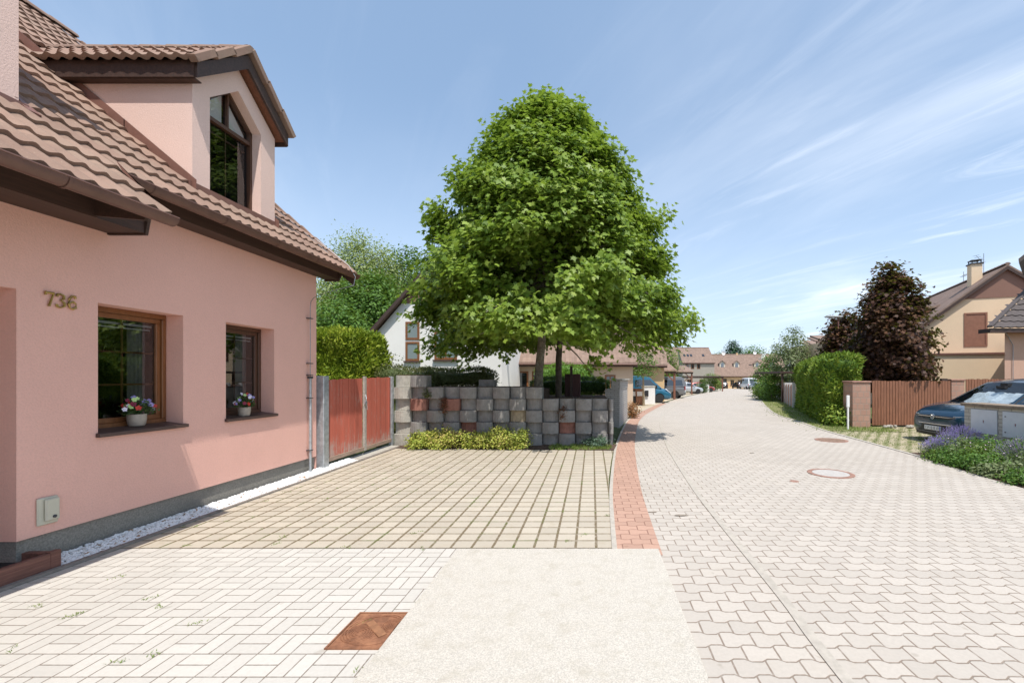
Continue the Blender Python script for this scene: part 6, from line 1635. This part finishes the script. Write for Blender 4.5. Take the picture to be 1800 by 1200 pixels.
m = MB(); m.prism([(0, -2.6, 8.4), (4.4, -2.6, 8.4), (2.2, -2.6, 10.6)], (0, 5, 0)); m.build('gable', mat('zinc_dark', (.13, .14, .165), .5, .1, 3, metal=.3), BT)
m = MB(); m.box(-2.5, 4.4, -2.4, 2.4, -.5, 8.4); m.build('wall', GREYST, BT)
antenna('single aerial between the maroon maple and the grey dome', at(1607, 40), 40, hz(508, 40)-1.0, 1.2, .9, 0.)
# house at the right picture edge
RH_ = thing('edge_house', 'salmon house corner with charcoal tiled roof at the right picture edge', 'house', (16.5, 16.6, 0), world=True)
yw = 16.2; xw = at(1766, yw)
m = MB(); m.prism([(xw, yw, -.3), (xw+8, yw, -.3), (xw+14, yw+6, -.3), (xw+6.3, yw+6, -.3)], (0, 0, hz(582, yw)+.3)); m.build('wall', stucco('salmon_stucco', (.56, .36, .27), 60, .3), RH_)
ex, ey, ez = at(1741, 15.75), 15.75, hz(576, 15.75)
sl_ = math.hypot(1, 1.1)
tiles((ex, ey, ez), (1, 0, 0), (0, 1/sl_, 1.1/sl_), 8, 4.0, pitch=.3, seg=6, amp=.03, seed=9, keep=lambda u, v: v/sl_ < u*.52+.05).build('roof', TILEK, RH_, True)
m = MB(); m.box(ex+.0, ex+8, ey+.02, ey+.06, ez-.17, ez-.015); m.box(ex, ex+.04, ey+.06, ey+.5, ez-.17, ez-.02); m.build('fascia', DWOODX, RH_)
m = MB(); m.box(ex+.04, ex+8, ey+.06, yw, ez-.15, ez-.13); m.build('soffit', SOFF, RH_)
vt = MB()
for i in range(9):
    x = ex+i*.36; y = ey+(x-ex)*.52; z = ez+(y-ey)*1.1+.06
    vt.beam((x-.05, y-.02, z-.02), (x+.38, y+.2, z+.23), .16, .07)
vt.build('hip_tiles', TILEK, RH_, bevel=.01)
m = MB(); m.tube([(xw+.28, yw-.04, 0), (xw+.28, yw-.04, 2.9), (xw+.1, yw-.05, 3.2), (xw-.3, yw-.3, ez-.1)], .012, 6); m.build('wire', STEEL, RH_)
c = MB()
UH = MB(); ux, uz = at(1791, 15.9), hz(462, 15.9); UH.prism([(ux, 15.9, uz), (ux+3, 15.9, uz+2.4), (ux+3, 15.9, uz+2.56), (ux-.02, 15.9, uz+.15)], (2.4, 2.2, 0)); UH.build('upper_roof', TILEK, RH_)

# white house behind the hedge at the left
yq = 19.0
WH = thing('white_house', 'white house with steep brown roof edge behind the clipped hedge and plane tree', 'house', (at(780, yq), yq, 0), world=True)
xe, ze = at(657, yq), hz(584, yq); sl2 = 1.15; xr = at(830, yq); zr_ = ze+(xr-xe)*sl2; x2 = at(874, yq)+.2
m = MB(); m.prism([(xe+.12, yq, -.3), (x2, yq, -.3), (x2, yq, zr_-.1-(x2-xr)*sl2), (xr, yq, zr_-.1), (xe+.12, yq, ze-.02)], (0, 9, 0)); m.build('wall', OFFW, WH)
m = MB(); zc = hz(533, yq); m.prism([(xe+(zc-ze)/sl2+.12, yq-.03, zc), (xr+(zr_-zc)/sl2-.4, yq-.03, zc), (xr, yq-.03, zr_-.12)], (0, .025, 0)); m.build('gable_panel', BROWNST, WH)
m = MB(); m.prism([(xe-.1, yq-.25, ze-.12), (xe-.1, yq-.25, ze+.02), (xr, yq-.25, zr_+.02), (xr, yq-.25, zr_-.15)], (0, 9.5, 0)); m.prism([(xr, yq-.25, zr_+.02), (x2+.4, yq-.25, zr_-(x2+.4-xr)*sl2), (x2+.4, yq-.25, zr_-(x2+.4-xr)*sl2-.15), (xr, yq-.25, zr_-.15)], (0, 9.5, 0)); m.build('roof', TILED, WH)
m = MB(); m.prism([(xe-.06, yq-.27, ze-.16), (xe-.12, yq-.27, ze-.02), (xr, yq-.27, zr_-.02), (xr, yq-.27, zr_-.2)], (0, -.04, 0)); m.build('barge_board', DWOODX, WH)
LG = glassmat('pale_glass', tint=(.22, .28, .28))
window(WH, (0, yq, 0), (1, 0, 0), (0, -1, 0), at(713, yq), hz(634, yq), .62, .85, glass=LG, mull=False); window(WH, (0, yq, 0), (1, 0, 0), (0, -1, 0), at(713, yq), hz(597, yq), .62, .80, glass=LG, mull=False, sill=False)
window(WH, (0, yq, 0), (1, 0, 0), (0, -1, 0), at(764, yq), hz(632, yq), 1.0, 1.3, glass=LG)
# beige house behind the trunks, with dark openings
yq = 24.
BH = house('beige_house', 'beige terraced house with dark openings seen behind the plane tree trunks', (at(905, yq)+2.6, yq+4, gz(24)), R(4), 7.6, 8, 2.75, 6.2, BEIGE, RT0,
    wins=[(-3.1, .6, 1.0, 1.5), (-1.9, .6, .7, 1.5), (-.9, .1, 1.0, 2.1), (.9, .9, .5, 1.0), (2.2, .9, .6, 1.0)], zdown=.6)
# yellow row with timber canopies
yq = 33.
house('ochre_house', 'ochre yellow terraced house with brown doors behind the teal van', (at(1070, yq), yq+4.5, gz(33)), R(-6), 9.5, 8, 3.0, 6.6, YELLOWD, RT0,
    wins=[(-3.9, .8, .45, 1.2), (-2.2, 0, .95, 2.1, dict(frame=SHUT)), (-.9, 0, .95, 2.1, dict(frame=SHUT)), (.5, .6, .7, 1.2), (2.2, .6, .9, 1.2)], zdown=.8)
def canopy(label, x, y, w, d, h, rz=0., tile=True):
    T = thing('timber_canopy', label, 'carport', (x, y, gz(y)), rz, group='timber carports along the left side')
    rm = MB(); k_ = .45 if tile else -.30; rm.prism([(-w/2, -.3, h-.35), (w/2, -.3, h-.35), (w/2, d, h+k_), (-w/2, d, h+k_)], (0, 0, .12)); rm.build('roof', RT0 if tile else DWOODX, T)
    b = MB(); b.box(-w/2, w/2, -.15, .0, h-.52, h-.36); b.build('beam', DWOODX, T)
    for s in (-1, 1):
        p = MB(); p.box(s*w/2-s*.15-.08, s*w/2-s*.15+.08, -.14, .02, -.2, h-.52); p.build('post', TF2, T)
        q = MB(); q.beam((s*w/2-s*.2, -.07, h-1.2), (s*w/2-s*.9, -.07, h-.5), .09, .09, up=(0, 1, 0)); q.build('brace', TF2, T)
TF2 = wood('red_timber', (.20, .085, .055), 2)
canopy('brown timber carport left of the teal van before the ochre house', at(1058, 31), 31.5, 4.4, 3.2, 2.7)
canopy('timber carport with brown tiled roof above the teal and grey vans', at(1157, 36), 36.5, 3.2, 4, 2.75)
canopy('far timber carport roof beyond the grey van', at(1196, 50), 51, 3.4, 4, 3.0)
canopy('low plain carport beam in front of the grey three storey house', at(1238, 66), 67, 6.5, 3, 2.6, tile=False)
house('ochre_house', 'yellow house corner between the plane tree and the grey three storey house', (at(1178, 58)-1.6, 62, gz(60)), R(-8), 6.2, 8, 3.6, 6.3, YELLOW, RT0, wins=[(.6, 1.0, .8, 1.2), (-1.6, 1.0, .8, 1.2)], zdown=1.5)
hedge('garden_hedge', 'bright green garden hedge beyond the wooden box and trunks', (at(992, 22), 22), 2.9, 1.0, 2.35, 0, leafmat('bright_hedge', [(.10, .22, .02), (.17, .32, .04)], .35), 4500, .12, 17, lump=.06)
# three storey greyish house at the street end
yq = 84.
house('tall_grey_house', 'grey three storey house with brown roof and skylights at the street end', (at(1229, yq), yq+5, gz(84)), R(0), (1258-1202)*yq/750, 9, hz(637, yq)-gz(84), hz(612, yq)-gz(84)+.3, GREYST, RT0,
    wins=[(-2.55, 4.05, .55, .95, dict(mull=False, sill=False)), (-1.5, 4.05, .65, .95, dict(mull=False, sill=False)), (-.3, 4.05, .65, .95, dict(mull=False, sill=False)), (-2.3, .8, 1.0, 1.2), (.2, .8, 1.0, 1.2)], zdown=2, over=.2,
    skyl=[(-2.6, 1.6, .42, .7), (-1.9, 1.6, .42, .7), (-1.25, 1.6, .42, .7), (1.2, 1.6, .42, .7)])
m = MB()
# terraced row closing the street, with gabled dormers
yq = 97.; z0 = gz(97); eav = hz(659, yq)-z0; rid = hz(622, yq)-z0
W_ = (1385-1249)*yq/750
dw = [((1273.5-1317)*yq/750, 1.25, 0, 1.0, 1.6), ((1299-1317)*yq/750, 1.25, 0, 1.0, 1.6), ((1335.5-1317)*yq/750, 1.25, 0, 1.0, 1.6), ((1361-1317)*yq/750, 1.25, 0, 1.0, 1.6)]
house('terraced_house', 'long brown roofed terrace with four small gabled dormers closing the street', (at(1317, yq), yq+4.5, z0), 0, W_, 9.0, eav, rid, YELLOWD, RT0,
    wins=[((1269-1317)*yq/750, .2, 1.1, 2.0), ((1284-1317)*yq/750, .7, .85, 1.2), ((1297-1317)*yq/750, .7, .85, 1.2), ((1345-1317)*yq/750, .7, 1.1, 1.2)], dorm=dw, dormm=CREAMST, zdown=2, chim=[(((1307-1317))*yq/750, 0, .35, .55)])
dish('left white satellite dish on the terrace ridge', at(1271.5, 98), 98, hz(621, 98)+.05, .45)
dish('middle white satellite dish on the terrace ridge', at(1326.5, 98), 98, hz(620, 98)+.05, .42)
dish('right white satellite dish on the terrace roof', at(1342.5, 96.5), 96.5, hz(624, 96.5), .42)
dish('grey satellite dish beside the right white one', at(1340, 95.5), 95.5, hz(626, 95.5)-.1, .35)
# dormer fronts of the right-hand row seen above the conifer hedge
for k, (pa, pb, pt, pm, y, wm) in enumerate(((1420, 1428, 600, 607, 52, GREYST), (1428.5, 1440, 596, 607.5, 46, OFFW), (1439.5, 1449, 590, 603, 40, YELLOW), (1447.5, 1458, 586, 601, 35, YELLOW))):
    T = thing('row_house', ['farthest grey house front with brown roof above the conifer hedge', 'pale grey house front with brown roof above the conifer hedge', 'yellow house front nearest the grey ones above the hedge', 'yellow house front partly behind the street lamp and small maple'][k], 'house', (at(pa, y), y, gz(y)), world=True)
    x0, x1 = at(pa, y), at(pb, y)+1.6
    m = MB(); m.box(x0+.15, x1, y, y+6, gz(y)-.3, hz(pm, y)); m.build('wall', wm, T)
    m = MB(); m.prism([(x0-.1, y-.3, hz(pm, y)-.05), (x0-.1, y-.3, hz(pm, y)+.1), (x0+.2, y+2.6, hz(pt, y)+.1), (x0+.2, y+2.6, hz(pt, y)-.05)], (x1-x0+.3, 0, 0)); m.build('roof', RT0, T)
    m = MB(); m.box(x0+.5, x0+.95, y-.03, y-.002, hz(pm, y)-1.6, hz(pm, y)-.35); m.build('window', WIND, T)
# things behind the camera that the windows may mirror, and the far tree belt
tree('street_tree', 'leafy green tree across the road beyond the right picture edge', (13.0, 3.5, 0), 7.0, [(.25, 1.6), (.5, 2.4), (.75, 2.0), (1, .5)], GREENL, 160, 40, .17, OVAL, .4, .15, seed=120)
# ------------------------------------------------------------------ separate pieces become parts of their own
def split_loose(o):
    me = o.data; bm = bmesh.new(); bm.from_mesh(me); bm.verts.ensure_lookup_table(); seen = set(); groups = []
    for v in bm.verts:
        if v.index in seen: continue
        st = [v]; seen.add(v.index); g = []
        while st:
            a = st.pop(); g.append(a.index)
            for e in a.link_edges:
                b = e.other_vert(a)
                if b.index not in seen: seen.add(b.index); st.append(b)
        groups.append(set(g))
    if len(groups) < 2 or len(groups) > 60: bm.free(); return
    base = o.name.split('.')[0]; bm.free()
    for g in groups[1:]+groups[:1]:
        b2 = bmesh.new(); b2.from_mesh(me); b2.verts.ensure_lookup_table()
        bmesh.ops.delete(b2, geom=[v for v in b2.verts if v.index not in g], context='VERTS')
        m2 = bpy.data.meshes.new(base); b2.to_mesh(m2); b2.free()
        for mt in me.materials:
            if len(m2.materials) < len(me.materials): m2.materials.append(mt)
        if g is groups[0]: o.data = m2
        else:
            c = o.copy(); c.data = m2; COL.objects.link(c)
RENAME = {'posts': 'post', 'seats': 'seat', 'verge_tiles': 'verge_tile', 'hip_tiles': 'hip_tile', 'grille_slats': 'grille_slat'}
for o in list(bpy.data.objects):
    if o.type != 'MESH' or o.parent is None: continue
    b = o.name.split('.')[0]
    if b in RENAME: o.name = RENAME[b]; b = RENAME[b]
    if b in ('seat', 'clamp', 'joint', 'rail', 'fascia', 'post', 'hip_tile', 'verge_tile', 'hinge', 'ridge_cap', 'arm') and not o.children:
        split_loose(o)
